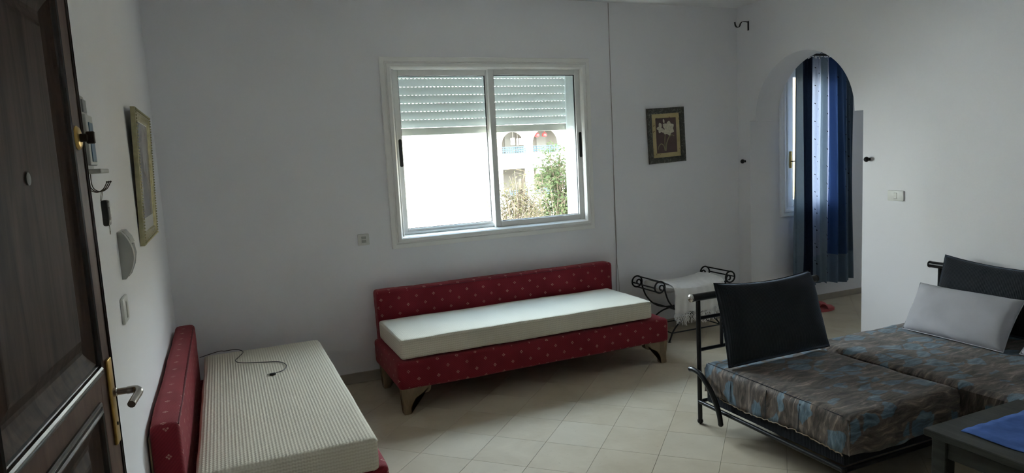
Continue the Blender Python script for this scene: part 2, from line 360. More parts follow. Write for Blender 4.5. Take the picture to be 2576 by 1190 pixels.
def boxuv(me):
    if me.uv_layers: return
    uv = me.uv_layers.new(name='UVMap').data
    for p in me.polygons:
        n = p.normal; ax, ay, az = abs(n.x), abs(n.y), abs(n.z)
        for li in p.loop_indices:
            c = me.vertices[me.loops[li].vertex_index].co
            uv[li].uv = (c.x, c.y) if az >= ax and az >= ay else ((c.x, c.z) if ay >= ax else (c.y, c.z))
def mesh_from(bm, name, smooth=False, recalc=True):
    if recalc: bmesh.ops.recalc_face_normals(bm, faces=bm.faces[:])
    me = bpy.data.meshes.new(name); bm.to_mesh(me); bm.free(); boxuv(me)
    if smooth: me.polygons.foreach_set('use_smooth', [True]*len(me.polygons))
    return me
def auto_smooth(me, ang=40):
    me.polygons.foreach_set('use_smooth', [True]*len(me.polygons))
    try: me.set_sharp_from_angle(angle=math.radians(ang))
    except Exception: pass
def tag(o, label=None, cat=None, group=None, kind=None):
    for k, v in (('label', label), ('category', cat), ('group', group), ('kind', kind)):
        if v: o[k] = v
    return o
def thing(name, label, cat, loc=(0, 0, 0), rotz=0.0, group=None, kind=None):
    o = bpy.data.objects.new(name, None); COL.objects.link(o); o.empty_display_size = 0.05
    o.matrix_world = Matrix.Translation(Vector(loc)) @ Matrix.Rotation(rotz, 4, 'Z')
    return tag(o, label, cat, group, kind)
def part(parent, name, bm, mat, world=True, smooth=True, root=None, label=None):
    """a mesh under its thing; geometry given in world coordinates is brought into the thing's frame"""
    me = mesh_from(bm, name)
    if smooth: auto_smooth(me)
    rt = root or parent
    if rt is not None and world: me.transform(rt.matrix_basis.inverted())
    o = bpy.data.objects.new(name, me); COL.objects.link(o)
    me.materials.append(M[mat] if isinstance(mat, str) else mat)
    if parent is not None: o.parent = parent
    if label: o['label'] = label
    return o
def single(name, bm, mat, label, cat, loc=(0, 0, 0), group=None, kind=None, smooth=True):
    me = mesh_from(bm, name)
    if smooth: auto_smooth(me)
    me.transform(Matrix.Translation(-Vector(loc)))
    o = bpy.data.objects.new(name, me); COL.objects.link(o); o.location = loc; me.materials.append(M[mat])
    return tag(o, label, cat, group, kind)
def struct(name, bm, mat, label, cat, smooth=False):
    return single(name, bm, mat, label, cat, kind='structure', smooth=smooth)

# ------------------------------------------------------------------ room
XL, XR, YB, ZC = -0.328, 4.106, 4.574, 2.62
XR2, YR, XP = 4.350, -1.1, 6.5        # far face of the arch wall, rear wall, passage end wall
WX0, WX1, WZ0, WZ1 = 1.133, 2.600, 0.967, 2.130       # main window opening
PX0, PX1, PZ0, PZ1 = 4.640, 5.280, 0.885, 2.140       # passage window opening
YO = 4.745                                             # outer face of the back wall

def wall_with_hole(x0, x1, hx0, hx1, hz0, hz1):
    bm = newbm()
    box(bm, x0, hx0, YB, YO, -0.3, ZC+0.2); box(bm, hx1, x1, YB, YO, -0.3, ZC+0.2)
    box(bm, hx0, hx1, YB, YO, -0.3, hz0); box(bm, hx0, hx1, YB, YO, hz1, ZC+0.2); return bm
struct('wall_back', wall_with_hole(XL-0.22, XR, WX0, WX1, WZ0, WZ1), 'wall', 'white plaster wall holding the large sliding window', 'wall')
bm = newbm()
for a, b, z0, z1 in ((XR, PX0, -.3, ZC+.2), (PX1, 5.80, -.3, ZC+.2), (6.10, XP+.2, -.3, ZC+.2), (PX0, PX1, -.3, PZ0), (PX0, PX1, PZ1, ZC+.2), (5.80, 6.10, -.3, PZ0), (5.80, 6.10, PZ1, ZC+.2)): box(bm, a, b, YB, YO, z0, z1)  # far opening belongs to the added passage window
struct('wall_passage', bm, 'wall', 'white plaster wall seen through the arch, behind the blue curtain', 'wall')
bm = newbm(); box(bm, XL-0.22, XL, YR, YB, -0.3, ZC+0.2)
struct('wall_left', bm, 'wall', 'white plaster wall with the gilt picture and the key rack', 'wall')
def arch_over(bm, axis, lo, hi, a, b, zs, rz, ztop, n=48):
    """solid spandrel above a round arch: thin slices from the curve up to ztop"""
    c, r = (a+b)/2, (b-a)/2
    P = [(c-r*math.cos(math.pi*k/n), zs+rz*math.sin(math.pi*k/n)) for k in range(n+1)]
    for p, q in zip(P, P[1:]): prism(bm, [p, q, (q[0], ztop), (p[0], ztop)], axis, lo, hi)
bm = newbm(); ZT = ZC+0.1
box(bm, XR, XR2, YR, 3.349, -0.2, ZT); box(bm, XR, XR2, 4.432, YB, -0.2, ZT)
box(bm, XR, XR2, 3.349, 3.419, 1.682, ZT); box(bm, XR, XR2, 4.372, 4.432, 1.676, ZT)
arch_over(bm, 'x', XR, XR2, 3.419, 4.372, 1.679, 0.488, ZT)
struct('wall_right', bm, 'wall', 'white plaster wall pierced by the round arch', 'wall')
bm = newbm(); box(bm, XL-0.22, XP+0.2, YR-0.2, YR, -0.3, ZC+0.2)
struct('wall_rear', bm, 'wall', 'white plaster wall behind the viewer', 'wall')
bm = newbm(); box(bm, XP, XP+0.2, YR, YB, -0.3, ZC+0.2)
struct('wall_end', bm, 'wall', 'white plaster wall closing the passage beyond the arch', 'wall')
bm = newbm(); box(bm, XL-0.22, XP+0.2, YR-0.2, YO, ZC, ZC+0.25)
struct('ceiling', bm, 'ceiling', 'plain white plaster ceiling', 'ceiling')
bm = newbm(); box(bm, XL+0.5, 3.072, -0.6, 4.203, 2.54, ZC, 0.004, 1)
struct('trim_1', bm, 'ceiling', 'dropped white plaster panel hanging below the ceiling', 'trim')

# floor: slab plus single tiles laid diagonally
bm = newbm(); box(bm, XL-0.1, XP+0.1, YR, YB+0.05, -0.3, -0.0075)
floor = struct('floor', bm, 'grout', 'cream marble tile floor laid diagonally', 'floor')
TS = 0.2925; c45 = math.sqrt(0.5); N0 = (2.061, 3.265)
def clip(poly, rect):
    for ax, sgn, val in ((0, 1, rect[0]), (0, -1, rect[1]), (1, 1, rect[2]), (1, -1, rect[3])):
        out = []
        for i in range(len(poly)):
            p, q = poly[i], poly[(i+1) % len(poly)]
            dp, dq = sgn*(p[ax]-val), sgn*(q[ax]-val)
            if dp >= 0: out.append(p)
            if (dp >= 0) != (dq >= 0):
                t = dp/(dp-dq); out.append((p[0]+t*(q[0]-p[0]), p[1]+t*(q[1]-p[1])))
        poly = out
        if len(poly) < 3: return []
    return poly
def tile_mesh(poly):
    cx = sum(p[0] for p in poly)/len(poly); cy = sum(p[1] for p in poly)/len(poly)
    bm = newbm(); rows = []
    for d, z in ((0.0, -0.0075), (0.0, -0.0006), (0.0007, 0.0)):
        rows.append([bm.verts.new((p[0]+(cx-p[0])*min(.5, d/max(1e-4, math.hypot(p[0]-cx, p[1]-cy))), p[1]+(cy-p[1])*min(.5, d/max(1e-4, math.hypot(p[0]-cx, p[1]-cy))), z)) for p in poly])
    n = len(poly)
    for A, B in zip(rows, rows[1:]):
        for k in range(n): bm.faces.new((A[k], A[(k+1) % n], B[(k+1) % n], B[k]))
    bm.faces.new(rows[-1]); bm.faces.new(rows[0][::-1])
    me = mesh_from(bm, 'tile'); me.materials.append(M['tile']); return me
h = TS/2-0.0006
whole = [(h*(a*c45+b*c45), h*(-a*c45+b*c45)) for a, b in ((-1, -1), (1, -1), (1, 1), (-1, 1))]
whole_me = tile_mesh(whole)
RECTS = [(XL, XR, 1.15, YB), (XR, XR2, 3.349, 4.432), (XR2, 6.1, 3.2, YB)]
for i in range(-16, 17):
    for j in range(-16, 17):
        cx = N0[0] + TS*c45*((i+.5)+(j+.5)); cy = N0[1] + TS*c45*((j+.5)-(i+.5))
        for R in RECTS:
            p = clip([(cx+a, cy+b) for a, b in whole], R)
            if not p: continue
            ar = abs(sum(p[k][0]*p[(k+1) % len(p)][1]-p[(k+1) % len(p)][0]*p[k][1] for k in range(len(p))))/2
            if ar < 0.0012: continue
            me = whole_me if ar > 4*h*h*0.999 else tile_mesh([(a-cx, b-cy) for a, b in p])
            o = bpy.data.objects.new('tile', me); COL.objects.link(o); o.location = (cx, cy, 0); o.parent = floor

# baseboards
bm = newbm(); box(bm, XL, XR, YB-0.012, YB, 0, 0.072, 0.003, 1)
struct('baseboard_back', bm, 'base', 'low grey-beige stone skirting under the large window', 'baseboard')
bm = newbm(); box(bm, XL, XL+0.012, 1.0, YB-0.012, 0, 0.072, 0.003, 1)
struct('baseboard_left', bm, 'base', 'low grey-beige stone skirting along the wall with the gilt picture', 'baseboard')
bm = newbm(); box(bm, XR-0.012, XR, -1.0, 3.349, 0, 0.072, 0.003, 1)
struct('baseboard_right', bm, 'base', 'low grey-beige stone skirting behind the daybed', 'baseboard')
bm = newbm(); box(bm, XR2, XP, YB-0.012, YB, 0, 0.055, 0.003, 1)
struct('baseboard_passage', bm, 'base', 'low brown stone skirting under the blue curtain', 'baseboard')

# ------------------------------------------------------------------ sliding window
def rect_frame(bm, x0, x1, z0, z1, wd, y0, y1, bev=0.003):
    box(bm, x0, x0+wd, y0, y1, z0, z1, bev, 1); box(bm, x1-wd, x1, y0, y1, z0, z1, bev, 1)
    box(bm, x0+wd, x1-wd, y0, y1, z1-wd, z1, bev, 1); box(bm, x0+wd, x1-wd, y0, y1, z0, z0+wd, bev, 1); return bm
def moulding(bm, x0, x1, z0, z1, prof):
    """mitred picture-frame moulding; prof = (inset, y) pairs"""
    b = bmesh.new(); rings = []
    for d, y in prof:
        rings.append([b.verts.new((x, y, z)) for x, z in ((x0+d, z0+d), (x1-d, z0+d), (x1-d, z1-d), (x0+d, z1-d))])
    for A, B in zip(rings, rings[1:]):
        for k in range(4): b.faces.new((A[k], A[(k+1) % 4], B[(k+1) % 4], B[k]))
    merge(bm, b); return bm
win = thing('window_1', 'white aluminium sliding window with two sashes, its roller shutter half lowered', 'window', (1.866, YB, WZ0), kind='structure')
bm = newbm()
moulding(bm, 1.053, 2.660, 0.897, 2.196, [(0, YB), (0, YB-0.012), (0.004, YB-0.016), (0.030, YB-0.018), (0.034, YB-0.010), (0.040, YB-0.010), (0.046, YB-0.024), (0.066, YB-0.026), (0.074, YB-0.018), (0.080, YB-0.004), (0.080, YB+0.05)])
part(win, 'casing', bm, 'casing', smooth=False)
bm = newbm(); rect_frame(bm, WX0, WX1, WZ0, WZ1, 0.013, YB-0.002, YB+0.105)
box(bm, WX0+0.022, WX1-0.022, YB+0.036, YB+0.042, WZ0+0.022, WZ0+0.034)
part(win, 'outer_frame', bm, 'alu', smooth=False)
def sash(x0, x1, yo, hx, st_l, st_r):
    bm = newbm(); z0, z1, y0, y1 = WZ0+0.012, WZ1-0.012, yo, yo+0.030
    box(bm, x0, x0+st_l, y0, y1, z0, z1, 0.003, 1); box(bm, x1-st_r, x1, y0, y1, z0, z1, 0.003, 1)
    box(bm, x0+st_l, x1-st_r, y0, y1, z1-0.040, z1, 0.003, 1); box(bm, x0+st_l, x1-st_r, y0, y1, z0, z0+0.042, 0.003, 1)
    s = part(win, 'sash', bm, 'alu', smooth=False)
    gx0, gx1, gz0, gz1 = x0+st_l, x1-st_r, z0+0.042, z1-0.040
    bm = newbm(); box(bm, gx0-0.004, gx1+0.004, yo+0.013, yo+0.017, gz0-0.004, gz1+0.004)
    part(s, 'pane', bm, 'glass', root=win, smooth=False)
    bm = newbm(); rect_frame(bm, gx0-0.001, gx1+0.001, gz0-0.001, gz1+0.001, 0.005, yo+0.009, yo+0.021, 0)
    part(s, 'gasket', bm, 'gasket', root=win, smooth=False)
    bm = newbm(); b = bmesh.new(); n = 10
    out = [(hx+0.0115*math.cos(math.pi*k/n), 1.636+0.0115*math.sin(math.pi*k/n)) for k in range(n+1)] + [(hx-0.0115*math.cos(math.pi*k/n), 1.468-0.0115*math.sin(math.pi*k/n)) for k in range(n+1)]
    b.free(); prism(bm, out, 'y', yo-0.003, yo+0.002)
    part(s, 'pull_handle', bm, 'gasket', root=win, smooth=False, label='black recessed pull handle')
    return s
sash(1.142, 1.868, YB+0.046, 1.173, 0.046, 0.040)
sash(1.836, 2.592, YB+0.006, 2.570, 0.044, 0.052)

# roller shutter, outside the glass
bm = newbm(); box(bm, WX0, WX1, YB+0.106, YO+0.04, WZ0-0.004, WZ0+0.012, 0.004, 1); part(win, 'added_dark_sill', bm, 'base', smooth=False)  # unseen dark sill added to cut light bouncing onto the shutter
sh = thing('roller_shutter', 'pale roller shutter half lowered outside the sliding window', 'shutter', (1.85, 4.70, 1.675))
SX0, SX1, SY = 1.150, 2.535, 4.715
bm = newbm(); box(bm, SX0, SX1, SY-0.006, SY+0.006, 1.672, 1.724, 0.003, 1); part(sh, 'end_bar', bm, 'shutterbar', smooth=False, label='cream bottom bar of the shutter')
PIT = 0.0572
for k in range(8):
    z0 = 1.7265 + k*PIT; z1 = z0 + PIT - 0.0024
    prof = [(SY+0.003, z0), (SY-0.001, z0), (SY-0.003, z0+0.005), (SY-0.005, z0+0.026), (SY-0.003, z1-0.005), (SY-0.001, z1), (SY+0.003, z1)]
    bm = newbm(); A = [bm.verts.new((SX0, *p)) for p in prof]; B = [bm.verts.new((SX1, *p)) for p in prof]
    for q in range(len(prof)-1): bm.faces.new((A[q], A[q+1], B[q+1], B[q]))
    part(sh, 'slat', bm, 'shutter')
    bm = newbm(); x = SX0
    while x < SX1:
        box(bm, x, x+0.0145, SY-0.001, SY+0.002, z1, z1+0.0024); x += 0.0275
    part(sh, 'perforated_joint', bm, 'shutter', smooth=False)
for x0, x1 in ((WX0, SX0+0.004), (2.520, WX1)):
    bm = newbm(); box(bm, x0, x1, 4.690, 4.738, WZ0+0.01, WZ1, 0.002, 1); part(sh, 'guide_rail', bm, 'guide', smooth=False)
bm = newbm()
pts = [(1.493, 4.765, 1.69), (1.496, 4.765, 1.62), (1.500, 4.765, 1.56), (1.497, 4.765, 1.515)]
sweep(bm, pts, 0.0016, 6); sweep(bm, [(1.495+0.008*math.cos(a), 4.765, 1.504+0.011*math.sin(a)) for a in [2*math.pi*k/12 for k in range(12)]], 0.0014, 6, True)
box(bm, 1.488, 1.500, 4.721, 4.767, 1.684, 1.690)
single('pull_cord', bm, 'wirecable', 'thin frayed cord with a ring dangling outside the sliding window', 'cord', (1.495, 4.765, 1.50))

# ------------------------------------------------------------------ passage window, curtain
win2 = thing('window_2', 'white casement window half hidden by the blue curtain beyond the arch', 'window', (5.1, YB, PZ0), kind='structure')
bm = newbm()
moulding(bm, 4.572, 5.348, 0.822, 2.205, [(0, YB), (0, YB-0.012), (0.006, YB-0.016), (0.030, YB-0.016), (0.036, YB-0.008), (0.044, YB-0.018), (0.062, YB-0.014), (0.068, YB), (0.068, YB+0.05)])
part(win2, 'casing', bm, 'casing', smooth=False)
bm = newbm(); rect_frame(bm, PX0, PX1, PZ0, PZ1, 0.030, YB+0.010, YB+0.080); part(win2, 'outer_frame', bm, 'alu', smooth=False)
for x0, x1 in ((PX0+0.022, PX1-0.022),):
    bm = newbm(); rect_frame(bm, x0, x1, PZ0+0.022, PZ1-0.022, 0.068, YB-0.004, YB+0.034, 0.006); s = part(win2, 'sash', bm, 'alu', smooth=False)
    bm = newbm(); box(bm, x0+0.064, x1-0.064, YB+0.012, YB+0.016, PZ0+0.086, PZ1-0.086); part(s, 'pane', bm, 'glass', root=win2, smooth=False)
bm = newbm(); box(bm, 4.678, 4.706, YB-0.014, YB-0.004, 1.255, 1.405, 0.006, 2)
hs = part(win2, 'handle_plate', bm, 'brass', label='brass handle plate')
bm = newbm(); sweep(bm, [(4.692, YB-0.012, 1.315), (4.694, YB-0.040, 1.315), (4.712, YB-0.054, 1.318), (4.730, YB-0.056, 1.335), (4.738, YB-0.050, 1.370)], 0.006, 8)
sweep(bm, [(4.730, YB-0.056, 1.335), (4.722, YB-0.05, 1.300), (4.706, YB-0.045, 1.275)], 0.005, 8); part(hs, 'lever', bm, 'darkmetal', root=win2)

win3 = thing('added_fill_window', 'unseen casement window added further along the passage to brighten it', 'window', (5.95, YB, PZ0), kind='structure')  # out-of-view opening added to bring more daylight into the passage
bm = newbm(); rect_frame(bm, 5.80, 6.10, PZ0, PZ1, 0.05, YB+0.02, YB+0.08); part(win3, 'outer_frame', bm, 'alu', smooth=False)
bm = newbm(); box(bm, 5.845, 6.055, YB+0.045, YB+0.049, PZ0+0.045, PZ1-0.045); part(win3, 'pane', bm, 'glass', smooth=False)
bm = newbm(); sweep(bm, [(4.45, 4.485, 2.235), (5.75, 4.485, 2.235)], 0.011, 10); 
rod = thing('curtain_rod', 'black iron curtain rod carrying the blue striped curtain', 'curtain rod', (5.1, 4.485, 2.235))
part(rod, 'pole', bm, 'iron')
for x in (4.44, 5.76):
    bm = newbm(); ball(bm, (x, 4.485, 2.235), 0.022); part(rod, 'finial', bm, 'iron')
for x in (4.50, 5.70):
    bm = newbm(); box(bm, x-0.008, x+0.008, 4.485, YB, 2.227, 2.243); part(rod, 'bracket', bm, 'iron')
cur = thing('curtain', 'blue and grey striped voile curtain hanging beyond the arch', 'curtain', (4.98, 4.46, 0.18))
bm = newbm(); NU, NV = 150, 40; uvl = bm.loops.layers.uv.new('UVMap'); grid = []
for j in range(NV+1):
    v = j/NV; row = []
    for i in range(NU+1):
        u = i/NU
        wid = 0.86+0.14*(1-v)**0.7 if v > 0.0 else 1.0
        x = 4.975 + (u-0.5)*0.72*(0.93+0.07*(1-v)) + 0.006*math.sin(u*9+v*4)
        amp = 0.030*(0.55+0.45*(1-v)); ph = u*2*math.pi*5.6 + 0.5*math.sin(3*v+u*5)
        y = 4.452 + amp*math.sin(ph) + 0.012*math.sin(ph*2.3+1.0+2*v)
        zb = 0.185 + 0.012*math.sin(u*14) + (0.02 if u < .5 else 0.0)
        z = zb + v*(2.205-zb) + (0.010*math.cos(ph*2) if v > 0.97 else 0)
        row.append(bm.verts.new((x, y, z)))
    grid.append(row)
for j in range(NV):
    for i in range(NU):
        f = bm.faces.new((grid[j][i], grid[j][i+1], grid[j+1][i+1], grid[j+1][i]))
        for l, (a, b) in zip(f.loops, ((i, j), (i+1, j), (i+1, j+1), (i, j+1))): l[uvl].uv = (a/NU, b/NV)
part(cur, 'voile', bm, 'curtain')
for k in range(7):
    x = 4.66 + k*0.105; bm = newbm()
    sweep(bm, [(x, 4.485+0.020*math.cos(a), 2.228+0.026*math.sin(a)) for a in [2*math.pi*q/14 for q in range(14)]], 0.003, 6, True); part(cur, 'ring', bm, 'iron')

# ------------------------------------------------------------------ sofas
def soft_box(x0, x1, y0, y1, z0, z1, bev, n=(24, 10, 5), bulge=0.006, seed=0.0):
    b = bmesh.new(); bmesh.ops.create_cube(b, size=1.0)
    for v in b.verts: v.co = Vector(((x0+x1)/2+v.co.x*(x1-x0), (y0+y1)/2+v.co.y*(y1-y0), (z0+z1)/2+v.co.z*(z1-z0)))
    bmesh.ops.bevel(b, geom=b.edges[:], offset=bev, segments=3, profile=0.55, affect='EDGES')
    for ax, (lo, hi, cnt) in enumerate(((x0, x1, n[0]), (y0, y1, n[1]), (z0, z1, n[2]))):
        for k in range(1, cnt):
            p = lo+(hi-lo)*k/cnt
            if p < lo+bev*1.1 or p > hi-bev*1.1: continue
            co = [0, 0, 0]; no = [0, 0, 0]; co[ax] = p; no[ax] = 1
            bmesh.ops.bisect_plane(b, geom=b.verts[:]+b.edges[:]+b.faces[:], plane_co=co, plane_no=no)
    c = Vector(((x0+x1)/2, (y0+y1)/2, (z0+z1)/2))
    for v in b.verts:
        q = v.co*3.1 + Vector((seed, seed*1.7, 0)); d = noise.noise(q)*bulge + noise.noise(v.co*11+Vector((seed, 0, 3)))*bulge*0.35
        nrm = Vector(((v.co.x-c.x)/(x1-x0), (v.co.y-c.y)/(y1-y0), (v.co.z-c.z)/(z1-z0)))
        m = max(abs(nrm.x), abs(nrm.y), abs(nrm.z)); nn = Vector((nrm.x if abs(nrm.x) > .45 else 0, nrm.y if abs(nrm.y) > .45 else 0, nrm.z if abs(nrm.z) > .42 else 0))
        if nn.length > 0: v.co += nn.normalized()*d
    return b

def sofa(label, loc, rotz, L, D, zb, zt, backt, bz, grp, br=0.0, seed=0.0, x0b=0.0):
    """local frame: x along the length, back at y=0, front at y=-D"""
    T = thing('daybed_sofa', label, 'sofa', loc, rotz, grp)
    part(T, 'base', soft_box(x0b, L, -D, -backt*0.6, zb, zt, 0.028, (20, 8, 3), 0.006, seed), 'red', False)
    bk = part(T, 'backrest', soft_box(0.035, L-br, -backt, -0.004, 0.09, bz, 0.026, (20, 3, 6), 0.006, seed+5), 'red', False)
    bm = newbm(); sweep(bm, [(0.055, -backt+0.006, bz-0.012), (L*0.5, -backt+0.003, bz-0.009), (L-br-0.05, -backt+0.006, bz-0.010), (L-br-0.012, -backt+0.006, bz-0.045), (L-br-0.009, -backt+0.006, zt+0.05)], 0.0035, 6)
    part(bk, 'piping', bm, 'redpipe', False)
    bm = newbm(); box(bm, 0.05, L-br-0.02, -0.006, 0.0, 0.12, bz-0.05); part(T, 'back_board', bm, 'legwood', False, smooth=False)
    o = [(0, zb+.012), (0.185, zb+.012), (0.180, zb-0.020), (0.165, zb-0.033), (0.120, zb-0.040), (0.088, zb-0.052), (0.068, zb-0.085), (0.058, 0.045), (0.054, 0.004), (0.050, 0.0), (0.014, 0.0), (0.010, 0.004), (0.013, 0.06), (0.006, zb-0.05)]
    for mx in (0, 1):
        for y0, y1 in ((-D+0.012, -D+0.057), (-backt-0.075, -backt-0.03)):
            bm = newbm(); prism(bm, [((L-0.012-p[0]) if mx else p[0]+0.012+x0b, p[1]) for p in o], 'y', y0, y1)
            part(T, 'leg', bm, 'legwood', False, smooth=False, label='pale wooden bracket leg')
    return T
sofa('long red sofa with diamond pattern standing under the sliding window', (0.856, 4.550, 0), 0, 1.925, 0.75, 0.150, 0.318, 0.125, 0.640, 'red daybed sofas', br=0.060)
sofa('red sofa with diamond pattern along the wall beneath the gilt picture', (-0.322, 2.625, 0), math.pi/2, 1.780, 0.862, 0.120, 0.250, 0.108, 0.600, 'red daybed sofas', br=0.02, seed=3.0, x0b=0.05)

def mattress(label, loc, rotz, L, D, th, seed):
    """top cover with a slightly open seam; local origin at back-left-bottom corner"""
    T = thing('mattress', label, 'mattress', loc, rotz, 'cream ribbed mattresses')
    part(T, 'cover', soft_box(0, L, -D, 0, 0, th, 0.022, (30, 12, 4), 0.005, seed), 'rib', False)
    bm = newbm(); z = th-0.020
    sweep(bm, [(0.02, -D-0.001, z), (L*.3, -D-0.002, z-0.001), (L*.6, -D-0.001, z+0.002), (L-0.02, -D-0.001, z), (L+0.0005, -D+0.03, z), (L+0.0005, -0.03, z)], 0.0022, 6)
    part(T, 'piping', bm, 'rib', False)
    return T
mattress('cream ribbed mattress lying on the red sofa under the window', (0.884, 4.408, 0.329), 0, 1.776, 0.588, 0.124, 1.0)
mattress('cream ribbed mattress with a black cable on it, beneath the gilt picture', (-0.180, 2.612, 0.262), math.pi/2, 1.755, 0.668, 0.140, 9.0)

# black charging cable on the nearer mattress
T = thing('charging_cable', 'thin black charging cable curling over the cream mattress', 'cable', (0.1, 4.0, 0.405))
ctrl = [(-0.205, 4.36, 0.395), (-0.10, 4.385, 0.409), (-0.063, 4.372, 0.409), (-0.003, 4.372, 0.409), (0.036, 4.29, 0.409), (0.012, 4.19, 0.409), (-0.010, 4.11, 0.409), (0.020, 4.045, 0.409), (0.119, 3.992, 0.409), (0.215, 3.940, 0.409), (0.247, 3.850, 0.409), (0.225, 3.765, 0.409), (0.185, 3.735, 0.409)]
def spline(c, n=8):
    c = [Vector(p) for p in c]; out = []
    for i in range(len(c)-1):
        p0, p1, p2, p3 = c[max(i-1, 0)], c[i], c[i+1], c[min(i+2, len(c)-1)]
        for k in range(n):
            t = k/n; out.append(0.5*((2*p1)+(p2-p0)*t+(2*p0-5*p1+4*p2-p3)*t*t+(3*p1-p0-3*p2+p3)*t**3))
    out.append(c[-1]); return out
bm = newbm(); sweep(bm, spline(ctrl), 0.0022, 6); part(T, 'cord', bm, 'cable')
bm = newbm(); b = bmesh.new(); merge(bm, b); box(bm, 0.150, 0.182, 3.712, 3.728, 0.405, 0.4145, 0.002, 1); pl = part(T, 'plug', bm, 'cable')
bm = newbm(); box(bm, 0.138, 0.152, 3.714, 3.726, 0.407, 0.4125); part(pl, 'plug_tip', bm, 'steel', root=T)

# ------------------------------------------------------------------ wrought iron bench
BX0, BX1, BY0, BY1 = 2.996, 3.672, 4.200, 4.505
bench = thing('iron_bench', 'black wrought iron bench with scroll ends, draped in a white fringed cloth', 'bench', (3.334, 4.35, 0))
ZS = 0.442; BR = 0.0065; BM = (BX0+BX1)/2
for y in (BY0, BY1):
    bm = newbm()
    for s in (-1, 1):
        cx = BM + s*(BM-BX0)
        # spiral volute: starts at the inner bottom, round the outside, curling inward
        pts = []
        for k in range(0, 56):
            deg = k*11.5; a = math.radians(-20+deg); q = max(0.0, deg-225.0)/(55*11.5-225.0)
            r = 0.046*(1-q)+0.007*q; pts.append((cx-s*math.cos(a)*r-s*0.016*q, y, ZS+math.sin(a)*r-0.014*q))
        # the volute's outer end runs down into the U
        u = [(BM - s*0.0 + s*0.002, y, 0.197)]
        start = pts[0]
        arc = [(BM, y, 0.196), (BM+s*0.10, y, 0.206), (BM+s*0.19, y, 0.246), (BM+s*0.255, y, 0.315), (BM+s*0.285, y, 0.385)]
        sweep(bm, spline(arc + [start], 6) + [Vector(p) for p in pts[1:]], BR, 7)
    part(bench, 'seat_bow', bm, 'iron')
    for s in (-1, 1):
        bm = newbm()
        leg = [(BM, y, 0.188), (BM+s*0.09, y, 0.176), (BM+s*0.17, y, 0.138), (BM+s*0.225, y, 0.080), (BM+s*0.250, y, 0.030), (BM+s*0.262, y, 0.006)]
        sweep(bm, spline(leg, 6), BR, 7); box(bm, BM+s*0.262-0.012, BM+s*0.262+0.012, y-0.010, y+0.010, 0, 0.006, 0.002, 1)
        part(bench, 'leg', bm, 'iron')
for cx, s in ((BX0, -1), (BX1, 1)):
    for dx, dz in ((0.0, 0.046), (s*0.046, 0.0), (-s*0.004, -0.044)):
        bm = newbm(); sweep(bm, [(cx+dx, BY0, ZS+dz), (cx+dx, BY1, ZS+dz)], 0.0055, 7); part(bench, 'side_bar', bm, 'iron')
for x in (BM-0.20, BM, BM+0.20):
    bm = newbm(); z = {0: 0.196}.get(round(x-BM, 3), 0.252); sweep(bm, [(x, BY0, z), (x, BY1, z)], 0.0055, 7); part(bench, 'cross_bar', bm, 'iron')
for y in (BY0, BY1):
    bm = newbm(); sweep(bm, [(BM-0.236, y, 0.070), (BM+0.236, y, 0.070)], 0.0055, 7); part(bench, 'stretcher', bm, 'iron')
for s in (-1, 1):
    bm = newbm(); sweep(bm, [(BM+s*0.236, BY0, 0.070), (BM+s*0.236, BY1, 0.070)], 0.0055, 7); part(bench, 'stretcher', bm, 'iron')
bm = newbm()
NS = 22
for y in (BY0+0.02, BY1-0.02):
    pass
secs = []
for k in range(NS+1):
    t = -1+2*k/NS; x = BM+t*0.275; z = 0.375 + 0.035*t*t
    secs.append([bm.verts.new((x, yy, z+dz)) for yy, dz in ((BY0+0.012, 0), (BY0+0.008, 0.022), (BY0+0.03, 0.038), (BY1-0.03, 0.038), (BY1-0.008, 0.022), (BY1-0.012, 0))])
for A, B in zip(secs, secs[1:]):
    for k in range(6): bm.faces.new((A[k], A[(k+1) % 6], B[(k+1) % 6], B[k]))
bm.faces.new(secs[0]); bm.faces.new(secs[-1][::-1]); part(bench, 'seat_pad', bm, 'cloth', label='pale padded seat')

thr = thing('fringed_throw', 'white cotton throw with a knotted fringe spread over the iron bench', 'throw', (3.36, 4.3, 0.44))
bm = newbm(); NX, NY = 40, 34; rows = []
prof = [(BY1+0.020, 0.30)] ; path = []
def throw_pt(x, s):
    t = (x-BM)/0.275; top = 0.424 + 0.030*t*t
    # s runs from the back edge over the seat to the front hem
    Lb, Lt, Lf = 0.10, BY1-BY0+0.052, 0.185
    d = s*(Lb+Lt+Lf)
    if d < Lb: return (BY1+0.020, top-0.02-(Lb-d))
    if d < Lb+Lt:
        q = (d-Lb)/Lt; y = BY1+0.020-q*Lt; return (y, top+0.006 - 0.026*(abs(2*q-1)**6) + 0.010*(1-abs(2*q-1)))
    return (BY0-0.032-0.004*math.sin((d-Lb-Lt)*30), top-0.02-(d-Lb-Lt))
for j in range(NY+1):
    row = []
    for i in range(NX+1):
        x = 3.105+(i/NX)*0.480; y, z = throw_pt(x, j/NY); s = j/NY
        fold = max(0, (s-0.72)/0.28)
        y += -0.010*fold*math.sin(i*0.9+1)+0.004*noise.noise(Vector((x*30, j*.3, 0))); z += 0.004*noise.noise(Vector((x*25, j*.4, 2))) - 0.012*fold*math.sin(i*0.3)
        row.append(bm.verts.new((x+0.004*noise.noise(Vector((j*.5, x*9, 1))), y, z)))
    rows.append(row)
for A, B in zip(rows, rows[1:]):
    for i in range(NX): bm.faces.new((A[i], A[i+1], B[i+1], B[i]))
hem = [v.co.copy() for v in rows[-1]]
o = part(thr, 'cloth', bm, 'cloth'); sm = o.modifiers.new('thickness', 'SOLIDIFY'); sm.thickness = 0.003
bm = newbm()
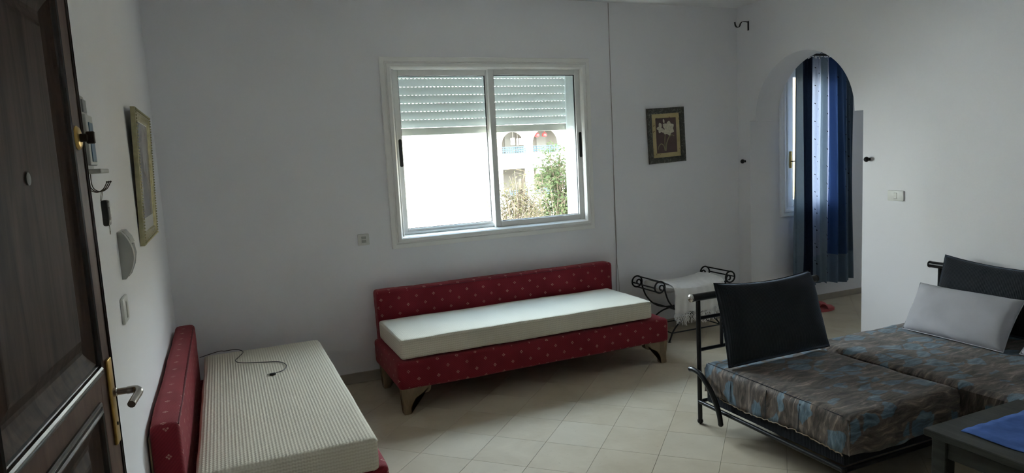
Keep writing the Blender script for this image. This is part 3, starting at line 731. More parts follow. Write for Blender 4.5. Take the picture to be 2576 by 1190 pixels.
for i in range(NX):
    a, b = hem[i], hem[i+1]
    for sgn in (1, -1):
        p = a if sgn > 0 else b; q = b if sgn > 0 else a
        if i % 2 == 0 or sgn > 0:
            sweep(bm, [p, p*0.5+q*0.5+Vector((0, -0.002, -0.009)), q+Vector((0, 0, -0.018))], 0.0018, 4)
net = part(thr, 'knotted_net', bm, 'cloth')
bm = newbm()
for i in [q for q in range(NX+1) for _ in (0, 1)]:
    p = hem[i]+Vector((0, 0, -0.016)); ln = random.uniform(0.025, 0.085); pts = [p]
    if i % 2 == 0: ball(bm, p, 0.0035, 1)
    for k in range(1, 5): pts.append(p+Vector((random.uniform(-.010, .010), random.uniform(-.008, .004), -ln*k/4)))
    sweep(bm, pts, 0.0022, 5, radii=[0.0036, 0.0030, 0.0034, 0.0028, 0.0018])
fr = part(thr, 'fringe', bm, 'cloth'); fr['kind'] = 'stuff'

# ------------------------------------------------------------------ iron daybeds with leafy bedspread
PY = 2.847
db = thing('iron_daybed', 'black iron daybed with its open back toward the window, charcoal cushion on it', 'daybed', (2.27, PY, 0), group='black iron daybeds')
def tubeobj(p, name, pts, r, T=None, mat='iron', root=None, cap=False):
    bm = newbm(); sweep(bm, pts, r, 10)
    return part(p, name, bm, mat, root=root)
for x in (2.272, 3.070):
    bm = newbm(); sweep(bm, [(x, PY, 0.012), (x, PY, 0.690)], 0.0125, 10); ps = part(db, 'post', bm, 'iron')
    bm = newbm(); ball(bm, (x, PY, 0.016), 0.0165, 2); part(ps, 'foot', bm, 'iron', root=db)
bm = newbm(); sweep(bm, [(2.232, PY, 0.700), (3.112, PY, 0.700)], 0.020, 14); tr = part(db, 'top_rail', bm, 'iron')
for x, d in ((2.232, -1), (3.112, 1)):
    bm = newbm(); lathe(bm, [(0.020, 0), (0.0215, 0.002), (0.021, 0.010), (0.014, 0.016), (0.004, 0.018)], (x, PY, 0.700), (d, 0, 0), 14); part(tr, 'end_cap', bm, 'steel' if d < 0 else 'iron', root=db)
for z in (0.585, 0.412): tubeobj(db, 'back_rail', [(2.272, PY, z), (3.07, PY, z)], 0.010)
for x in (2.425, 2.670, 2.915): tubeobj(db, 'spindle', [(x, PY, 0.412), (x, PY, 0.585)], 0.009)
tubeobj(db, 'spacer', [(2.425, PY, 0.520), (2.915, PY, 0.520)], 0.008)
tubeobj(db, 'side_rail', [(2.268, PY, 0.126), (2.268, 1.925, 0.126)], 0.011)
tubeobj(db, 'side_rail', [(2.950, PY, 0.126), (2.950, 1.925, 0.126)], 0.011)
tubeobj(db, 'foot_rail', [(2.272, PY, 0.126), (3.07, PY, 0.126)], 0.010)
tubeobj(db, 'front_rail', [(2.268, 1.925, 0.126), (2.950, 1.925, 0.126)], 0.011)
for x in (2.268, 2.950):
    bm = newbm(); sweep(bm, [(x, 1.925, 0.0), (x, 1.925, 0.135)], 0.0125, 10); part(db, 'leg', bm, 'iron')
arc = [(2.250, 2.895, 0.315)] + [(2.252, 2.640+0.22*math.sin(a), 0.085+0.225*math.cos(a)) for a in [math.radians(80-k*8) if False else math.radians(88*(1-k/12)) for k in range(0, 13)]]
arc = [(2.240, 2.878, 0.303), (2.240, 2.850, 0.306), (2.240, 2.806, 0.298), (2.236, 2.755, 0.270), (2.236, 2.708, 0.225), (2.236, 2.672, 0.170), (2.238, 2.652, 0.120), (2.240, 2.646, 0.078)]
bm = newbm(); sweep(bm, spline(arc, 5), 0.0135, 10); ball(bm, (2.240, 2.880, 0.303), 0.0145, 2); ball(bm, (2.240, 2.646, 0.075), 0.0145, 2); part(db, 'arm_hoop', bm, 'iron')
part(db, 'base', soft_box(2.281, 2.940, 1.930, 2.800, 0.138, 0.206, 0.010, (8, 8, 2), 0.002, 2), 'darkweave', label='dark woven base')
part(db, 'mattress_core', soft_box(2.305, 2.935, 1.945, 2.775, 0.206, 0.325, 0.02, (6, 6, 2), 0.002, 4), 'darkweave')

def bedspread(label, x0, x1, y0, y1, zt, hem, loc, seed, seams):
    """a fitted cover: top with rounded edges and side drops with hem waviness, open underneath"""
    T = thing('bedspread', label, 'bedspread', loc, 0, 'leaf print bedspreads')
    bm = newbm(); nx, ny, nd = int((x1-x0)/0.028), int((y1-y0)/0.028), 7
    uvl = bm.loops.layers.uv.new('UVMap')
    R = 0.030; W, D = x1-x0, y1-y0; drop = zt-hem
    def pos(a, b):
        # a, b run over the flat cloth; outside the top rectangle the cloth bends down
        def fold(t, lo, hi):
            if t < lo: d = lo-t; s = -1
            elif t > hi: d = t-hi; s = 1
            else: return t, 0.0
            if d < R*math.pi/2:
                an = d/R; return (lo if s < 0 else hi)+s*R*math.sin(an), R*(1-math.cos(an))
            return (lo if s < 0 else hi)+s*R, R+(d-R*math.pi/2)
        x, dx = fold(a, x0+R, x1-R); y, dy = fold(b, y0+R, y1-R)
        return x, y, zt-max(dx, dy)
    ext = drop-R+R*math.pi/2
    A = [x0+R-ext*(1-k/nd) for k in range(nd)] + [x0+R+(W-2*R)*k/nx for k in range(nx+1)] + [x1-R+ext*(k+1)/nd for k in range(nd)]
    B = [y0+R-ext*(1-k/nd) for k in range(nd)] + [y0+R+(D-2*R)*k/ny for k in range(ny+1)] + [y1-R+ext*(k+1)/nd for k in range(nd)]
    V = {}
    for i, a in enumerate(A):
        for j, b in enumerate(B):
            oa = max(0, x0+R-a, a-x1+R); ob = max(0, y0+R-b, b-y1+R)
            x, y, z = pos(a, b)
            q = Vector((a*7+seed, b*7, 0)); dz = 0.006*noise.noise(q)+0.004*noise.noise(Vector((a*22, b*16+seed, 1)))
            f = max(oa, ob)
            damp = min(1.0, min(max(0.0, a-x0), max(0.0, x1-a))/0.10) if ob > oa else min(1.0, min(max(0.0, b-y0), max(0.0, y1-b))/0.10)
            if f > R:
                k = 0.010*(f/ext)*math.sin((b if oa > ob else a)*21+seed)+0.007*noise.noise(Vector((a*18, b*18, 4)))
                k *= damp
                if oa > ob: x += (-1 if a < x0+R else 1)*(abs(k)*0.9+0.003*damp)
                else: y += (-1 if b < y0+R else 1)*(abs(k)*0.9+0.003*damp)
                z += 0.012*math.sin((b if oa > ob else a)*9+seed)*(f/ext)*damp
            else: z += dz
            V[i, j] = bm.verts.new((x, y, z))
    for i in range(len(A)-1):
        for j in range(len(B)-1):
            ks = ((i, j), (i+1, j), (i+1, j+1), (i, j+1))
            vs = [V[k] for k in ks if k in V]
            if len(vs) < 3: continue
            f = bm.faces.new(vs)
            for l, k in zip(f.loops, [k for k in ks if k in V]): l[uvl].uv = (A[k[0]], B[k[1]])
    o = part(T, 'cover', bm, 'leafy'); s = o.modifiers.new('thickness', 'SOLIDIFY'); s.thickness = 0.004; s.offset = -1
    for pts in seams:
        bm = newbm(); sweep(bm, spline(pts, 8), 0.0018, 5); part(T, 'seam', bm, 'darkweave')
    return T
sx = 2.268
bs = bedspread('leaf-print bedspread on the daybed holding the charcoal cushion', 2.276, 2.966, 1.905, 2.810, 0.358, 0.196, (2.6, 2.4, 0.36), 1.0,
    [[(2.284, 2.79, 0.352), (2.284, 2.60, 0.353), (2.285, 2.3, 0.352), (2.286, 1.95, 0.350)],
     [(2.272, 2.60, 0.338), (2.268, 2.602, 0.28), (2.266, 2.605, 0.20)], [(2.272, 2.36, 0.338), (2.266, 2.362, 0.28), (2.264, 2.365, 0.19)], [(2.272, 2.16, 0.338), (2.266, 2.163, 0.28), (2.264, 2.165, 0.19)]])
bm = newbm()
pts = []
for k in range(60):
    y = 2.68-k*0.0128; pts.append((2.262+random.uniform(-.003, .003), y, 0.198+0.010*math.sin(y*9+1)+random.uniform(-.004, .004)))
sweep(bm, pts, 0.0028, 5); part(bs, 'frayed_hem', bm, 'legwood')

db2 = thing('iron_daybed', 'black iron daybed with its open back along the switch wall, white cushions on it', 'daybed', (4.03, 2.78, 0), group='black iron daybeds')
X2 = 4.035
for y in (2.735, 1.60, 0.45):
    bm = newbm(); sweep(bm, [(X2, y, 0.0), (X2, y, 0.680)], 0.0125, 10); part(db2, 'post', bm, 'iron')
bm = newbm(); sweep(bm, [(X2, 2.795, 0.686), (X2, 0.40, 0.686)], 0.020, 14); tr = part(db2, 'top_rail', bm, 'iron')
bm = newbm(); lathe(bm, [(0.020, 0), (0.0215, 0.002), (0.021, 0.010), (0.014, 0.016), (0.004, 0.018)], (X2, 2.795, 0.686), (0, 1, 0), 14); part(tr, 'end_cap', bm, 'iron', root=db2)
for z in (0.575, 0.405): tubeobj(db2, 'back_rail', [(X2, 2.735, z), (X2, 0.45, z)], 0.010)
for y in (2.58, 2.3, 1.9, 1.3, 0.8): tubeobj(db2, 'spindle', [(X2, y, 0.405), (X2, y, 0.575)], 0.009)
tubeobj(db2, 'side_rail', [(3.03, 2.735, 0.120), (3.03, 0.45, 0.120)], 0.011)
tubeobj(db2, 'front_rail', [(3.03, 2.735, 0.120), (X2, 2.735, 0.120)], 0.011)
for y in (2.735, 0.45):
    bm = newbm(); sweep(bm, [(3.03, y, 0.0), (3.03, y, 0.125)], 0.0125, 10); part(db2, 'leg', bm, 'iron')
part(db2, 'base', soft_box(3.084, 3.960, 0.44, 2.745, 0.140, 0.205, 0.010, (8, 12, 2), 0.002, 7), 'darkweave', label='dark woven base')
part(db2, 'mattress_core', soft_box(3.084, 3.96, 0.44, 2.755, 0.206, 0.325, 0.02, (6, 12, 2), 0.002, 8), 'darkweave')
bedspread('leaf-print bedspread on the daybed along the switch wall, under the white cushions', 2.994, 4.000, 0.40, 2.790, 0.358, 0.160, (3.5, 2.0, 0.36), 6.0, [])

# ------------------------------------------------------------------ cushions
def cushion(name, label, cat, corners, thick, mat, group=None, front=1.0, pinch=0.06, pinu=0.03, seed=0.0, back=0.6, n=30, ex=4.0):
    """corners: TL, TR, BR, BL seen from the front"""
    TL, TR, BR_, BL = [Vector(c) for c in corners]
    c0 = (TL+TR+BR_+BL)/4; nrm = -(TR-TL).cross(BL-TL).normalized()
    bm = newbm(); uvl = bm.loops.layers.uv.new('UVMap'); wid, hei = (TR-TL).length, (BL-TL).length
    def pt(u, v, side):
        p = (TL*(1-u)+TR*u)*(1-v)+(BL*(1-u)+BR_*u)*v
        a, b = 2*u-1, 2*v-1
        p += (c0-p)*0 
        ea = (1-b*b); eb = (1-a*a)
        p -= (TR-TL)*a**3*pinu*ea*0.5*abs(a)**0.5
        p -= (BL-TL)*(b**3)*(pinch if b < 0 else 0.012)*eb*0.5*abs(b)**0.5
        h = max(0.0, (1-abs(a)**ex))**0.5*max(0.0, (1-abs(b)**ex))**0.5
        wr = noise.noise(Vector((u*3.2+seed, v*3.2, seed)))*0.14+noise.noise(Vector((u*9+seed, v*8, 1+seed)))*0.05
        return p+nrm*side*thick*h*(1+wr)
    G = {}
    for side in (front, -back):
        for i in range(n+1):
            for j in range(n+1):
                rim = i in (0, n) or j in (0, n)
                k = (i, j, 0) if rim else (i, j, side)
                if k not in G: G[k] = bm.verts.new(pt(i/n, j/n, side))
    for side in (front, -back):
        g = lambda i, j: G[(i, j, 0)] if (i in (0, n) or j in (0, n)) else G[(i, j, side)]
        for i in range(n):
            for j in range(n):
                f = bm.faces.new((g(i, j), g(i+1, j), g(i+1, j+1), g(i, j+1)))
                for l, (a, b) in zip(f.loops, ((i, j), (i+1, j), (i+1, j+1), (i, j+1))): l[uvl].uv = (a/n*wid, b/n*hei)
    loc = (BL+BR_)/2
    T = thing(name, label, cat, loc, 0, group)
    me = mesh_from(bm, 'cover', True)
    me.transform(T.matrix_basis.inverted()); o = bpy.data.objects.new('cover', me); COL.objects.link(o); o.parent = T; me.materials.append(M[mat])
    bm = newbm(); rim = [pt(i/n, 0, 0) for i in range(n)]+[pt(1, j/n, 0) for j in range(n)]+[pt(1-i/n, 1, 0) for i in range(n)]+[pt(0, 1-j/n, 0) for j in range(n)]
    sweep(bm, rim, 0.0028, 5, True); part(T, 'seam', bm, mat)
    return T
cushion('cushion', 'large charcoal corduroy cushion leaning on the daybed back nearest the window', 'cushion',
        [(2.338, 2.800, 0.775), (3.012, 2.792, 0.770), (2.995, 2.640, 0.366), (2.292, 2.640, 0.366)], 0.070, 'charcoal', 'charcoal cushions', pinch=0.13, seed=1.3, back=0.45)
cushion('cushion', 'charcoal corduroy cushion propped behind the white cushion along the switch wall', 'cushion',
        [(3.992, 2.675, 0.765), (3.992, 2.060, 0.735), (3.905, 2.02, 0.37), (3.905, 2.720, 0.37)], 0.060, 'charcoal', 'charcoal cushions', pinch=0.10, seed=4.1, back=0.3)
cushion('cushion', 'oblong white linen cushion lying before the charcoal one along the switch wall', 'cushion',
        [(3.815, 2.705, 0.610), (3.800, 2.118, 0.606), (3.590, 2.095, 0.369), (3.610, 2.665, 0.369)], 0.062, 'whitecush', 'white cushions', pinch=0.07, seed=7.7)
cushion('cushion', 'white linen cushion cut off at the picture edge, next to the oblong one', 'cushion',
        [(3.86, 2.01, 0.640), (3.84, 1.45, 0.640), (3.60, 1.42, 0.369), (3.63, 2.04, 0.369)], 0.062, 'whitecush', 'white cushions', pinch=0.08, seed=9.2)

# ------------------------------------------------------------------ coffee table and blue cloth
tb = thing('coffee_table', 'black stained wooden coffee table with a blue cloth on it', 'table', (2.63, 1.1, 0))
bm = newbm(); box(bm, 2.345, 2.920, 0.55, 1.640, 0.372, 0.400, 0.003, 1); part(tb, 'tabletop', bm, 'blackwood', smooth=False)
for x0 in (2.365, 2.845):
    for y0 in (0.575, 1.565):
        bm = newbm(); box(bm, x0, x0+0.055, y0, y0+0.055, 0, 0.372, 0.003, 1); part(tb, 'leg', bm, 'blackwood', smooth=False)
for x0, x1, y0, y1 in ((2.375, 2.392, 0.63, 1.565), (2.873, 2.890, 0.63, 1.565), (2.42, 2.845, 1.590, 1.606), (2.42, 2.845, 0.59, 0.606)):
    bm = newbm(); box(bm, x0, x1, y0, y1, 0.300, 0.372, 0.002, 1); part(tb, 'apron', bm, 'blackwood', smooth=False)
bm = newbm(); n = 26; rows = []
for j in range(n+1):
    row = []
    for i in range(n+1):
        x = 2.428+(i/n)*0.385; y = 1.552-(j/n)*0.70
        x += 0.004*math.sin(j*0.9)*(1 if i in (0, n) else 0)
        row.append(bm.verts.new((x+0.003*noise.noise(Vector((i*.3, j*.3, 0))), y+0.006*noise.noise(Vector((i*.25, j*.2, 5))), 0.4035+0.004*abs(noise.noise(Vector((i*.22, j*.3, 9))))+0.002*abs(noise.noise(Vector((i*.7, j*.8, 2)))))))
    rows.append(row)
for A, B in zip(rows, rows[1:]):
    for i in range(n): bm.faces.new((A[i], A[i+1], B[i+1], B[i]))
cl = single('table_cloth', bm, 'bluecloth', 'rumpled blue cotton cloth lying on the black coffee table', 'cloth', (2.62, 1.2, 0.402))
s = cl.modifiers.new('thickness', 'SOLIDIFY'); s.thickness = 0.003; s.offset = -1

# ------------------------------------------------------------------ entrance door, folded back against the wall at left
ang = math.radians(4.39); W_ = 0.90
edge = Vector((-0.262, 1.742, 0)); ddir = Vector((math.sin(ang), math.cos(ang), 0)); hinge = edge-ddir*W_
door = thing('door_1', 'dark varnished panel door standing open against the wall with the gilt picture', 'door', hinge, math.atan2(ddir.y, ddir.x), kind='structure')
# local: x along the leaf, -y faces the room
DH, TH = 2.06, 0.040
UP = (0.235, W_-0.115, 1.092, 1.870)      # upper panel opening
LP = (0.235, W_-0.155, 0.190, 1.020)      # lower panel opening
LPx = (UP[0], LP[1])
bm = newbm(); b0, b1 = 0.0, TH
box(bm, 0, UP[0], b0, b1, 0.012, DH, 0.003, 1); box(bm, UP[1], W_, b0, b1, 0.012, DH, 0.003, 1)
box(bm, UP[0], UP[1], b0, b1, 0.012, LP[2]); box(bm, UP[0], UP[1], b0, b1, LP[3], UP[2]); box(bm, UP[0], UP[1], b0, b1, UP[3], DH); box(bm, LP[1], UP[1], b0, b1, LP[2], LP[3])
part(door, 'leaf_frame', bm, 'doorwood', False, smooth=False)
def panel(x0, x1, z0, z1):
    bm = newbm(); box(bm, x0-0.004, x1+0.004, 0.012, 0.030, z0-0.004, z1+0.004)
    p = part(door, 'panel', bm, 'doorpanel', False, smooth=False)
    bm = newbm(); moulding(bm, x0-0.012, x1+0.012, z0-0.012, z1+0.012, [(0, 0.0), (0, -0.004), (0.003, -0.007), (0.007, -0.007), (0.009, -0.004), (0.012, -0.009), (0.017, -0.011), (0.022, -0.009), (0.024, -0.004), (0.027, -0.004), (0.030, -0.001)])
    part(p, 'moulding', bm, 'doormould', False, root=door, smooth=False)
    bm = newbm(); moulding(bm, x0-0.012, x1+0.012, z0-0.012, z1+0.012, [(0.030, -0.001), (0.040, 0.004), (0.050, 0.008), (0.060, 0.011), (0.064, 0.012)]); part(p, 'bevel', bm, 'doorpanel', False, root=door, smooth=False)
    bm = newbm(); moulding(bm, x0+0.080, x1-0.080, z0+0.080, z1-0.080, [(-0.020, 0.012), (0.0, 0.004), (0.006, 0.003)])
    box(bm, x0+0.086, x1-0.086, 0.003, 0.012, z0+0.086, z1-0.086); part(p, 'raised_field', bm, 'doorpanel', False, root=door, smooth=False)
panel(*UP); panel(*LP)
bm = newbm()
for d, y in ((0.004, -0.003), (0.016, -0.003)):
    box(bm, W_-d-0.004, W_-d, y, 0.002, 0.02, DH-0.01, 0.0015, 1)
part(door, 'edge_bead', bm, 'doormould', False, smooth=False)
bm = newbm(); box(bm, W_-0.066, W_-0.032, -0.007, 0.0, 0.905, 1.100, 0.003, 2); pt_ = part(door, 'lock_plate', bm, 'brass', False, label='brass lock plate')
bm = newbm(); lathe(bm, [(0.010, 0), (0.010, 0.006), (0.0075, 0.008), (0.0075, 0.034)], (W_-0.049, -0.007, 1.022), (0, -1, 0), 14)
sweep(bm, spline([(W_-0.049, -0.034, 1.022), (W_-0.050, -0.052, 1.022), (W_-0.066, -0.060, 1.020), (W_-0.085, -0.056, 1.014), (W_-0.112, -0.052, 1.008)], 6), 0.0085, 10)
part(pt_, 'lever_handle', bm, 'steel', False, root=door, label='steel lever handle')
bm = newbm(); lathe(bm, [(0.004, 0), (0.004, 0.0015)], (W_-0.049, -0.007, 0.950), (0, -1, 0), 12); part(pt_, 'keyhole', bm, 'gasket', False, root=door)
bm = newbm(); lathe(bm, [(0.025, 0), (0.026, 0.002), (0.022, 0.006), (0.014, 0.007)], (W_-0.056, 0.0, 1.583), (0, -1, 0), 20); lk = part(door, 'lock_rose', bm, 'brass', False, label='round brass lock rose')
bm = newbm(); lathe(bm, [(0.009, 0), (0.009, 0.014), (0.007, 0.016)], (W_-0.056, -0.006, 1.583), (0, -1, 0), 14)
box(bm, W_-0.061, W_-0.051, -0.034, -0.018, 1.570, 1.596, 0.002, 1); part(lk, 'thumb_turn', bm, 'darkmetal', False, root=door)
bm = newbm(); lathe(bm, [(0.011, 0), (0.011, 0.003), (0.007, 0.004)], (W_-0.380, 0.003, 1.502), (0, -1, 0), 16); part(door, 'peephole', bm, 'peep', False)
for z in (0.25, 1.05, 1.82):
    bm = newbm(); lathe(bm, [(0.009, 0), (0.009, 0.10)], (-0.004, 0.005, z), (0, 0, 1), 12); part(door, 'hinge', bm, 'brass', False)

# ------------------------------------------------------------------ things on the left wall
def on_left(y, z, o): return (XL+o, y, z)
# gilt picture, hung so that its top leans off the wall
gp = thing('framed_picture', 'gilt-framed grey picture leaning slightly off the wall by the door', 'picture', (XL, 3.2, 1.2))
lean = math.atan2(0.021, 0.575)
def lean_xf(bm):
    for v in bm.verts:
        y, z, o = v.co.y, v.co.z, v.co.x
        v.co = Vector((XL+o*math.cos(lean)+z*math.sin(lean)+0.001, 3.200+y, 1.200+z*math.cos(lean)-o*math.sin(lean)))
    return bm
def mould_x(bm, y0, y1, z0, z1, prof):
    b = bmesh.new(); rings = []
    for d, o in prof: rings.append([b.verts.new((o, y, z)) for y, z in ((y0+d, z0+d), (y1-d, z0+d), (y1-d, z1-d), (y0+d, z1-d))])
    for A, B in zip(rings, rings[1:]):
        for k in range(4): b.faces.new((A[k], A[(k+1) % 4], B[(k+1) % 4], B[k]))
    merge(bm, b); return bm
GW, GH = 0.640, 0.580
bm = mould_x(newbm(), 0, GW, 0, GH, [(0, 0), (0, 0.017), (0.006, 0.019), (0.018, 0.018), (0.022, 0.014), (0.036, 0.011), (0.040, 0.013), (0.046, 0.007), (0.050, 0.005)]); part(gp, 'frame', lean_xf(bm), 'gold')
bm = newbm(); box(bm, 0.003, 0.0065, 0.045, GW-0.045, 0.045, GH-0.045); part(gp, 'mat_board', lean_xf(bm), 'paperwhite', smooth=False)
bm = newbm(); box(bm, 0.0066, 0.0075, 0.052, GW-0.052, 0.105, GH-0.052); part(gp, 'print', lean_xf(bm), 'greyprint', smooth=False)
bm = newbm(); 
for k in range(44): 
    z = 0.008+k*(GH-0.016)/43
    for y in (0.010, GW-0.010): ball(bm, (0.0195, y, z), 0.0052, 1)
for k in range(48):
    y = 0.02+k*(GW-0.04)/47
    for z in (0.010, GH-0.010): ball(bm, (0.0195, y, z), 0.0052, 1)
part(gp, 'bead_border', lean_xf(bm), 'gold')

# intercom handset, curved front
ic = thing('intercom', 'grey wall intercom with a bowed front below the gilt picture', 'intercom', (XL, 2.58, 1.15))
Y0, Y1 = 2.575, 2.705
arcp = [(XL, 1.312)] + [(XL+0.012+0.030*math.sin(math.pi*k/14)**0.8, 1.312-0.160*k/14) for k in range(15)] + [(XL, 1.152)]
bm = newbm(); b = bmesh.new()
def prism_y(bm, pts, a, b_): return prism(bm, pts, 'y', a, b_)
prism_y(bm, arcp, Y0, Y0+0.035); prism_y(bm, [(XL, 1.312), (XL+0.014, 1.312), (XL+0.030, 1.288), (XL+0.036, 1.268), (XL, 1.268)], Y0+0.035, Y1)
prism_y(bm, [(XL, 1.268), (XL+0.026, 1.268), (XL+0.030, 1.232), (XL+0.024, 1.190), (XL+0.012, 1.152), (XL, 1.152)], Y0+0.035, Y1); b.free()
part(ic, 'housing', bm, 'greyplastic')
bm = newbm(); prism_y(bm, [(XL+0.022, 1.262), (XL+0.034, 1.262), (XL+0.038, 1.228), (XL+0.031, 1.190), (XL+0.017, 1.156), (XL+0.012, 1.160)], Y0+0.042, Y1+0.002); part(ic, 'handset', bm, 'darkgrey', label='darker grey handset')

def switch_x(name, label, x, dirx, y0, y1, z0, z1, rock):
    T = thing(name, label, 'switch', (x, (y0+y1)/2, z0), group='white wall switches')
    a, b_ = sorted((x, x+dirx*0.011)); bm = newbm(); box(bm, a, b_, y0, y1, z0, z1, 0.006, 2); part(T, 'plate', bm, 'plastic')
    a, b_ = sorted((x+dirx*0.009, x+dirx*0.0145)); bm = newbm(); box(bm, a, b_, *rock, 0.0025, 1); part(T, 'rocker', bm, 'plastic2')
    return T
switch_x('light_switch', 'pale wall switch below the grey intercom', XL, 1, 2.455, 2.565, 1.020, 1.105, (2.497, 2.523, 1.035, 1.090))
switch_x('light_switch', 'white wall switch beside the arch, above the daybed', XR, -1, 3.033, 3.150, 1.066, 1.136, (3.079, 3.103, 1.082, 1.122))
ol = thing('wall_socket', 'white wall socket half hidden behind the oblong white cushion', 'socket', (XR, 2.92, 0.33), group='white wall sockets')
bm = newbm(); box(bm, XR-0.011, XR, 2.860, 2.962, 0.335, 0.402, 0.006, 2); part(ol, 'plate', bm, 'plastic')
bm = newbm(); box(bm, XR-0.013, XR-0.009, 2.890, 2.932, 0.350, 0.388, 0.002, 1); part(ol, 'insert', bm, 'plastic2')
ob = thing('wall_socket', 'small white twin jack plate on the wall left of the sliding window', 'socket', (0.86, YB, 0.945), group='white wall sockets')
bm = newbm(); box(bm, 0.821, 0.899, YB-0.011, YB, 0.944, 1.022, 0.007, 2); part(ob, 'plate', bm, 'plastic')
for z in (0.962, 0.986):
    bm = newbm(); box(bm, 0.846, 0.876, YB-0.0125, YB-0.009, z, z+0.018, 0.001, 1); part(ob, 'jack', bm, 'greyplastic')
for x0, x1 in ((0.842, 0.845), (0.879, 0.886)):
    bm = newbm(); box(bm, x0, x1, YB-0.014, YB-0.009, 0.955, 1.010); part(ob, 'rib', bm, 'plastic')

# key rack with a blue panel, hooks and keys
kr = thing('key_rack', 'small grey key rack with a blue panel and wire hooks beside the open door', 'key rack', (XL, 2.13, 1.5))
bm = newbm(); prism(bm, [(2.060, 1.520), (2.190, 1.520), (2.190, 1.690), (2.150, 1.714), (2.060, 1.714)], 'x', XL, XL+0.014); box(bm, XL+0.014, XL+0.024, 2.085, 2.190, 1.530, 1.665, 0.002, 1)
part(kr, 'board', bm, 'greyplastic', smooth=False)
bm = newbm(); box(bm, XL+0.024, XL+0.026, 2.115, 2.172, 1.540, 1.645); part(kr, 'blue_panel', bm, 'bluepanel', smooth=False)
bm = newbm(); box(bm, XL+0.010, XL+0.018, 2.110, 2.160, 1.672, 1.705); part(kr, 'thermometer_strip', bm, 'darkgrey', smooth=False)
bm = newbm(); box(bm, XL, XL+0.048, 2.060, 2.200, 1.508, 1.520, 0.002, 1); part(kr, 'ledge', bm, 'greyplastic', smooth=False)
bm = newbm(); sweep(bm, [(XL+0.006, 2.10, 1.714), (XL+0.006, 2.105, 1.728), (XL+0.004, 2.11, 1.714)], 0.0015, 5); part(kr, 'hanger', bm, 'darkmetal')
HK = []
for y in (2.105, 2.140, 2.175):
    bm = newbm(); p = [(XL+0.006, y, 1.510), (XL+0.006, y, 1.480), (XL+0.012, y+0.004, 1.464), (XL+0.026, y+0.010, 1.458), (XL+0.040, y+0.014, 1.466), (XL+0.050, y+0.016, 1.484)]
    sweep(bm, spline(p, 5), 0.0013, 6); ball(bm, p[-1], 0.0030, 1); part(kr, 'hook', bm, 'darkmetal')
ks = thing('key_bunch', 'bunch of keys with a black fob and silver disc hanging from the key rack', 'keys', (XL+0.026, 2.16, 1.40))
KX = XL+0.028
bm = newbm(); sweep(bm, [(KX+0.003*math.sin(a), 2.160+0.012*math.cos(a), 1.447+0.015*math.sin(a)) for a in [2*math.pi*k/18 for k in range(18)]], 0.0012, 6, True); part(ks, 'ring', bm, 'steel')
bm = newbm(); box(bm, KX-0.004, KX+0.012, 2.150, 2.192, 1.362, 1.434, 0.005, 2); fb = part(ks, 'fob', bm, 'blackplastic')
bm = newbm(); 
for z in (1.395, 1.376): lathe(bm, [(0.005, 0), (0.005, 0.0015)], (KX+0.011, 2.172, z), (1, 0, 0), 10)
part(fb, 'button', bm, 'darkgrey', root=ks)
bm = newbm(); lathe(bm, [(0.011, 0), (0.011, 0.003)], (KX+0.014, 2.155, 1.422), (1, 0, 0), 16); box(bm, KX+0.014, KX+0.017, 2.151, 2.160, 1.378, 1.415); 
for z in (1.382, 1.390, 1.399): box(bm, KX+0.014, KX+0.017, 2.160, 2.163, z, z+0.004)
part(ks, 'key', bm, 'steel')
bm = newbm(); lathe(bm, [(0.013, 0), (0.013, 0.002)], (KX+0.010, 2.150, 1.352), (1, 0.2, 0), 18); sweep(bm, [(KX+0.011, 2.152, 1.364), (KX+0.013, 2.154, 1.380)], 0.0015, 5); part(ks, 'disc', bm, 'steel')

# ------------------------------------------------------------------ flower picture, wires on the back wall
fp = thing('framed_picture', 'small dark-framed picture of a white lily hanging right of the sliding window', 'picture', (3.355, YB, 1.37))
rot = math.radians(2.0); CX, CZ = 3.3565, 1.5935
def tilt(bm):
    for v in bm.verts:
        x, z = v.co.x, v.co.z; v.co = Vector((CX+x*math.cos(rot)-z*math.sin(rot), v.co.y, CZ+x*math.sin(rot)+z*math.cos(rot)))
    return bm
FW, FH = 0.357, 0.440
bm = moulding(newbm(), -FW/2, FW/2, -FH/2, FH/2, [(0, YB-0.002), (0, YB-0.020), (0.006, YB-0.026), (0.028, YB-0.024), (0.036, YB-0.016), (0.044, YB-0.013), (0.046, YB-0.008)]); part(fp, 'frame', tilt(bm), 'frame')
bm = newbm(); box(bm, -FW/2+0.04, FW/2-0.04, YB-0.010, YB-0.002, -FH/2+0.04, FH/2-0.04); part(fp, 'mat_board', tilt(bm), 'matboard', smooth=False)
bm = newbm(); box(bm, -0.099, 0.099, YB-0.012, YB-0.009, -0.140, 0.140); part(fp, 'print', tilt(bm), 'brownprint', smooth=False)
def flat(pts, y): 
    bm = newbm(); prism(bm, pts, 'y', y, y+0.0008); return tilt(bm)
def petal(cx, cz, a, ln, wd, y):
    ca, sa = math.cos(a), math.sin(a); out = []
    for t, s in [(0, .12), (.25, .75), (.5, 1), (.72, .85), (.9, .4), (1, 0)]: out.append((t*ln, s*wd/2))
    out += [(t*ln, -s*wd/2) for t, s in [(.9, .4), (.72, .85), (.5, 1), (.25, .75), (0, .12)]]
    return flat([(cx+p*ca-q*sa, cz+p*sa+q*ca) for p, q in out], y)
for k, a in enumerate((80, 25, -30, -80, -135, 145)):
    part(fp, 'petal', petal(0.020, 0.055, math.radians(a), 0.062, 0.044, YB-0.0132-0.0006*(k % 2)), 'petal', smooth=False)
for k, a in enumerate((110, 185, 240, 300)):
    part(fp, 'petal', petal(-0.048, 0.062, math.radians(a), 0.046, 0.030, YB-0.0130-0.0006*(k % 2)), 'petal', smooth=False)
part(fp, 'bud', petal(-0.018, 0.098, math.radians(100), 0.036, 0.016, YB-0.0132), 'petal', smooth=False)
